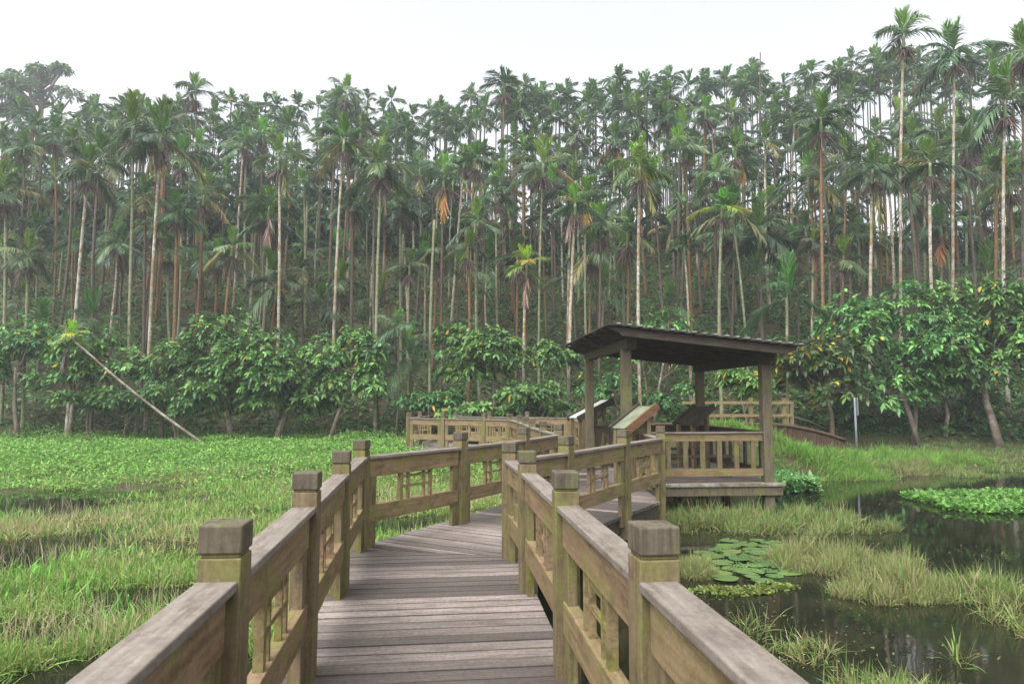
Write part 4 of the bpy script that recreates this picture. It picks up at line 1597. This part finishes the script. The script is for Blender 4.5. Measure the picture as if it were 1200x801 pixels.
# broad bladed sprouts standing in clumps
m = 70
cy_ = 6.5 + 15 * rg.random(m) ** 1.1
cx_ = left_edge(cy_) - 0.4 - rg.random(m) * (0.78 * cy_ + left_edge(cy_))
idx = rg.integers(0, m, 3000)
Xv, Yv = cx_[idx] + rg.normal(0, 0.2, 3000), cy_[idx] + rg.normal(0, 0.2, 3000)
keep = Xv < left_edge(Yv) - 0.15
Xv, Yv = Xv[keep], Yv[keep]
n = len(Xv)
P = np.stack([Xv, Yv, np.maximum(terrain(Xv, Yv), WATER_Z)], -1)
grass_obj('marsh_sprouts', 'scattered clumps of fresh broad bladed sprouts standing in the marsh', 'marsh plants', P, rg.uniform(0.15, 0.36, n), rg.uniform(0.012, 0.026, n), np.abs(rg.normal(0, 0.6, n)), rg.uniform(0.1, 0.7, n), pick(n, [(0.14, 0.34, 0.05), (0.18, 0.40, 0.07), (0.10, 0.26, 0.045)], 0.15, rg), rg=rg)
# leafy carpet further back
n = 170000
Yv = 15.5 + 14.5 * rg.random(n)
xe = left_edge(Yv) - 0.1
Xv = xe - rg.random(n) * (0.80 * Yv + 1 + xe)
cl = wob(Xv, Yv, 0.9, 6.0) + 0.4 * wob(Xv, Yv, 3.0, 6.0)
keep = (rg.random(n) < smooth(15.5, 21, Yv + 1.5 * wob(Xv, Yv, 0.7, 3.0) - 2.0 * smooth(-9, -3, Xv))) & (water_gap(Xv, Yv) * 1.4 < 0.6) & (Yv < tree_line(Xv) + 0.1 + 0.9 * wob(Xv, Yv, 1.3, 8.0))
Xv, Yv, cl = Xv[keep], Yv[keep], cl[keep]
n = len(Xv)
P = np.stack([Xv, Yv, np.maximum(terrain(Xv, Yv), WATER_Z) + rg.random(n) ** 1.3 * np.clip(0.22 + 0.2 * cl + 0.25 * smooth(-2.5, 0.5, Yv - tree_line(Xv)), 0.04, 0.8)], -1)
D = rg.normal(0, 1, (n, 3))
D[:, 2] = np.abs(D[:, 2]) * 0.8 + 0.2
V, F, T = ribbons(P, D, rg.uniform(0.05, 0.14, n), rg.uniform(0.025, 0.05, n), rg.uniform(0, 0.5, n), pick(n, [(0.15, 0.33, 0.06), (0.19, 0.39, 0.08), (0.10, 0.23, 0.045), (0.23, 0.36, 0.09)], 0.22, rg), (0.4, 1, 0.8, 0.15), 0.5, rg)
o = link('leaf_carpet', np_mesh('leaf_carpet', V, F, M_grass, T))
tag(o, 'bright green leafy carpet at the far side of the meadow below the trees', 'ground cover', kind='stuff')


def island(name, label, patches, n_per, cols, L, W=0.013, p=None, lean=0.35, droop=(0.05, 0.45), z=None, sd=61, cat='grass', prof=(0.8, 1.0, 0.7, 0.06)):
    """tufts of grass on the water: patches are photo px, py at water level with half sizes in metres"""
    rg = np.random.default_rng(sd)
    PX, PY, RR = [], [], []
    for (px, py, wx, wy, k) in patches:
        d = 2.2 * 800 / (py - 468)
        cx = (px - 600) / 800 * d
        m = int(n_per * k * 1.25)
        r = np.sqrt(rg.random(m)) * (0.75 + 0.35 * rg.random(m))
        a = rg.uniform(0, 2 * math.pi, m)
        # blades gather into tufts
        tx, ty = rg.uniform(-1, 1, (2, 30))
        pick_ = rg.integers(0, 30, m)
        tf = rg.random(m) < 0.72
        ux = np.where(tf, tx[pick_] + rg.normal(0, 0.085, m), r * np.cos(a))
        uy = np.where(tf, ty[pick_] + rg.normal(0, 0.085, m), r * np.sin(a))
        rr = ux ** 2 + uy ** 2
        ok = (rr < 1.2) & (rg.random(m) > 0.8 * np.clip(rr - 0.4, 0, 1)) & (wob(cx + ux * wx, d + uy * wy, 2.6, 3.0) + rg.normal(0, 0.25, m) > -0.42)
        RR.append(rr[ok])
        PX.append(cx + ux[ok] * wx)
        PY.append(d + uy[ok] * wy)
    X, Y_ = np.concatenate(PX), np.concatenate(PY)
    n = len(X)
    P = np.stack([X, Y_, np.full(n, WATER_Z - 0.02) if z is None else np.maximum(terrain(X, Y_), WATER_Z - 0.02)], -1)
    var = (0.9 + 0.45 * wob(X, Y_, 2.3, 1.0)) * (1.2 - 0.6 * np.clip(np.concatenate(RR), 0, 1))
    cl = pick(n, cols, 0.18, rg, p)
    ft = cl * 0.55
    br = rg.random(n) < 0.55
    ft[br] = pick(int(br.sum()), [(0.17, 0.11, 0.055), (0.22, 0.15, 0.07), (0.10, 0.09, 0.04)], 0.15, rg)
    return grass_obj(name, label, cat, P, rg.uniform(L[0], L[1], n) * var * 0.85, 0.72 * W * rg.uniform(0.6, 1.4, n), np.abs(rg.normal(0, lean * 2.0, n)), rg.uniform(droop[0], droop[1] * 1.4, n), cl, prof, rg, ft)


GR = [(0.15, 0.25, 0.06), (0.19, 0.28, 0.08), (0.12, 0.21, 0.05)]
TN = [(0.26, 0.27, 0.11), (0.31, 0.28, 0.14), (0.22, 0.27, 0.09)]
island('marsh_grass', 'green grass tongue in the water just in front of the shelter', [(830, 612, 1.0, 0.9, 1), (900, 612, 1.2, 1.2, 1.3), (970, 612, 1.0, 0.8, 1), (800, 600, 0.5, 0.7, 0.5)], 3600, GR + TN[:2], (0.25, 0.6), 0.014, [0.3, 0.2, 0.15, 0.2, 0.15], sd=62)
island('marsh_grass', 'tan reedy clump curving round the right side of the lily pads', [(955, 655, 0.75, 0.75, 1.2), (1000, 660, 0.8, 0.7, 1.2), (1035, 690, 0.7, 0.45, 1.2), (1065, 685, 0.4, 0.4, 0.6)], 3000, TN + GR[:2], (0.25, 0.55), 0.011, [0.3, 0.25, 0.15, 0.18, 0.12], sd=63, lean=0.25)
island('marsh_grass', 'small tan grass tuft between the railing and the lily pads', [(803, 662, 0.32, 0.6, 1.0)], 2000, TN + GR[:1], (0.25, 0.5), 0.010, [0.35, 0.25, 0.15, 0.25], sd=64)
island('marsh_grass', 'sparse leaning green blades in the water close to the right railing', [(915, 752, 0.42, 0.4, 1.0), (880, 735, 0.2, 0.3, 0.4)], 520, GR + TN[:2], (0.2, 0.5), 0.012, None, sd=65, lean=0.6)
island('marsh_grass', 'green grass clump at the bottom edge right of the railing', [(1035, 812, 0.5, 0.45, 1.0), (985, 815, 0.25, 0.3, 0.5)], 1300, GR + TN[:2], (0.2, 0.5), 0.011, [0.35, 0.2, 0.15, 0.15, 0.15], sd=66, lean=0.5)
island('marsh_grass', 'green and tan grass clump at the right edge of the pond', [(1180, 715, 0.55, 0.9, 1.4), (1150, 690, 0.3, 0.4, 0.5), (1110, 690, 0.35, 0.4, 0.7)], 1900, GR + TN, (0.22, 0.55), 0.012, None, sd=67)
island('marsh_grass', 'single green sprout standing in open water at right', [(1105, 765, 0.10, 0.10, 1.0)], 46, GR[:2], (0.25, 0.5), 0.016, None, sd=68, lean=0.5)
island('marsh_grass', 'fresh green grass along the far bank right of the shelter', [(925, 556, 2.8, 1.7, 2.6), (930, 545, 1.3, 2.6, 1.0), (985, 552, 1.6, 1.8, 1.4), (1050, 549, 1.8, 1.5, 1.2), (1110, 546, 1.6, 1.2, 0.8)], 4200, [(0.12, 0.30, 0.04), (0.15, 0.33, 0.05), (0.19, 0.28, 0.07)], (0.25, 0.6), 0.02, None, z=1, sd=69)
island('marsh_grass', 'dry straw coloured grass on the far bank below the two forked trees', [(1080, 553, 1.5, 0.7, 1.0), (1030, 555, 1.2, 0.5, 0.6)], 2200, TN + GR[:1], (0.25, 0.5), 0.015, None, z=1, sd=70)
island('marsh_grass', 'thin water weeds along the bank by the white stained tree', [(1165, 548, 1.6, 1.0, 1.0), (1130, 556, 1.0, 0.6, 0.5)], 1500, GR, (0.12, 0.3), 0.022, None, z=1, sd=71)


island('marsh_grass', 'short pale grass running up to the trees along the right hand bank', [(1057, 540, 6.5, 2.3, 1.0)], 9000, [(0.13, 0.24, 0.06), (0.17, 0.26, 0.08), (0.10, 0.19, 0.05)], (0.12, 0.3), 0.022, None, z=1, sd=72)


def carpet(name, label, patches, n_per, cols, size, hmax, sd, cat='water plants'):
    rg = np.random.default_rng(sd)
    PX, PY = [], []
    for (px, py, wx, wy, k) in patches:
        d = 2.2 * 800 / (py - 468)
        cx = (px - 600) / 800 * d
        m = int(n_per * k)
        r = np.sqrt(rg.random(m))
        a = rg.uniform(0, 2 * math.pi, m)
        edge = 0.82 + 0.22 * np.sin(3 * a + px) * np.cos(2 * a + 1)
        PX.append(cx + r * np.cos(a) * wx * edge)
        PY.append(d + r * np.sin(a) * wy * edge)
    X, Y_ = np.concatenate(PX), np.concatenate(PY)
    n = len(X)
    P = np.stack([X, Y_, np.maximum(terrain(X, Y_), WATER_Z) + rg.uniform(0.0, hmax, n)], -1)
    D = rg.normal(0, 1, (n, 3))
    D[:, 2] = np.abs(D[:, 2]) * 0.8 + 0.2
    V, F, T = ribbons(P, D, rg.uniform(size[0], size[1], n), rg.uniform(size[0], size[1], n) * 0.5, rg.uniform(0, 0.6, n), pick(n, cols, 0.15, rg), (0.4, 1, 0.8, 0.15), 0.5, rg)
    o = link(name, np_mesh(name, V, F, M_grass, T))
    tag(o, label, cat, kind='stuff')


carpet('floating_leaves', 'bright green mat of floating leaves at the right edge of the pond', [(1195, 590, 2.6, 1.9, 2.2), (1130, 582, 0.8, 0.5, 0.5)], 5200, [(0.12, 0.27, 0.05), (0.15, 0.31, 0.065), (0.09, 0.21, 0.045)], (0.07, 0.15), 0.12, 81)
carpet('leafy_clump', 'dense clump of pale leafy plants beside the right shelter pillar', [(922, 572, 0.75, 0.6, 1.0), (908, 566, 0.5, 0.6, 0.6)], 2200, [(0.16, 0.34, 0.11), (0.20, 0.38, 0.13), (0.12, 0.27, 0.09)], (0.12, 0.24), 0.28, 82)
carpet('floating_leaves', 'yellow green weed floating in front of the lily pads', [(845, 687, 0.55, 0.22, 1.0), (900, 682, 0.3, 0.15, 0.4)], 420, [(0.17, 0.22, 0.05), (0.14, 0.19, 0.05)], (0.04, 0.09), 0.03, 83)

carpet('floating_leaves', 'tiny floating leaves filling the water between the lily pads', [(872, 652, 0.85, 0.85, 1.0)], 1500, [(0.10, 0.17, 0.05), (0.12, 0.19, 0.06)], (0.025, 0.06), 0.008, 85)
carpet('floating_debris', 'scattered specks of leaf litter and weed on the dark pond', [(900, 700, 1.4, 1.3, 1.0), (1000, 640, 2.2, 2.4, 1.4), (1060, 580, 3.0, 3.0, 1.0), (1000, 760, 1.2, 0.9, 0.8), (180, 700, 2.0, 1.4, 1.0)], 150,
       [(0.13, 0.13, 0.05), (0.15, 0.12, 0.06), (0.10, 0.13, 0.04)], (0.02, 0.05), 0.008, 84, 'debris')

# lily pads
def pad_mesh(seed):
    rg = random.Random(seed)
    n = 22
    V = [(0, 0, 0.004)]
    for ring, rr in ((1, 0.55), (2, 1.0)):
        for i in range(n):
            a = 0.16 + (2 * math.pi - 0.32) * i / (n - 1)
            w = 1 + 0.03 * math.sin(3 * a + seed) + rg.uniform(-0.015, 0.015)
            V.append((rr * w * math.cos(a), rr * w * math.sin(a), 0.004 * (2 - ring) + (0.012 * max(0, math.sin(2 * a + seed)) if ring == 2 else 0)))
    F = []
    for i in range(n - 1):
        F.append((0, 1 + i, 2 + i))
        F.append((1 + i, 1 + n + i, 2 + n + i, 2 + i))
    me = bpy.data.meshes.new('lily_pad')
    # a second sheet below gives the leaf its thickness
    m = len(V)
    V2 = V + [(v[0], v[1], v[2] - 0.006) for v in V]
    F2 = F + [tuple(m + k for k in reversed(f)) for f in F]
    rim = list(range(1 + n, 1 + 2 * n))
    for a, b in zip(rim[:-1], rim[1:]):
        F2.append((a, m + a, m + b, b))
    me.from_pydata(V2, [], F2)
    me.materials.append(M_pad)
    c = pick(1, [(0.09, 0.16, 0.05), (0.08, 0.15, 0.05), (0.11, 0.17, 0.055)], 0.08)[0]
    a_ = me.attributes.new('tint', 'FLOAT_COLOR', 'POINT')
    T = np.ones((len(V2), 4), dtype=np.float32)
    T[:, :3] = c
    a_.data.foreach_set('color', T.ravel())
    me.update()
    return me


PADS = [pad_mesh(i) for i in range(6)]
random.seed(77)
pads = []
tries = 0
while len(pads) < 42 and tries < 6000:
    tries += 1
    px, py = random.uniform(818, 928), random.uniform(630, 676)
    if ((px - 872) / 56) ** 2 + ((py - 652) / 25) ** 2 > 1:
        continue
    d = 2.2 * 800 / (py - 468)
    X, Y_ = (px - 600) / 800 * d, d
    r = random.uniform(0.10, 0.22)
    if any((X - a) ** 2 + (Y_ - b) ** 2 < (0.80 * (r + c)) ** 2 for a, b, c in pads):
        continue
    pads.append((X, Y_, r))
for k, (X, Y_, r) in enumerate(pads):
    o = link('lily_pad', PADS[k % 6], None, (X, Y_, WATER_Z + 0.008 + 0.0035 * (k % 7)), (random.uniform(-0.015, 0.015), random.uniform(-0.015, 0.015), random.uniform(0, 6.28)), (r, r * random.uniform(0.88, 1.0), 0.6))
    tag(o, 'round green lily pad floating in the patch beside the tan reeds', 'lily pad', 'lily pads')

# ------------------------------------------------------------------ haze
mb = MB()
mb.box(-90, 90, -8, 112, -2.4, 52)
me = bpy.data.meshes.new('haze')
me.from_pydata(mb.v, [], mb.f)
hm = bpy.data.materials.new('haze')
hm.use_nodes = True
for n_ in list(hm.node_tree.nodes):
    hm.node_tree.nodes.remove(n_)
ho = hm.node_tree.nodes.new('ShaderNodeOutputMaterial')
hv = hm.node_tree.nodes.new('ShaderNodeVolumePrincipled')
hv.inputs['Color'].default_value = (0.90, 0.92, 1.0, 1)
hv.inputs['Density'].default_value = 0.0013
hv.inputs['Anisotropy'].default_value = 0.2
hm.node_tree.links.new(hv.outputs[0], ho.inputs['Volume'])
me.materials.append(hm)
me.update()
hz = link('haze', me)
tag(hz, 'thin pale mist hanging over the pond and the palms', 'haze', kind='stuff')
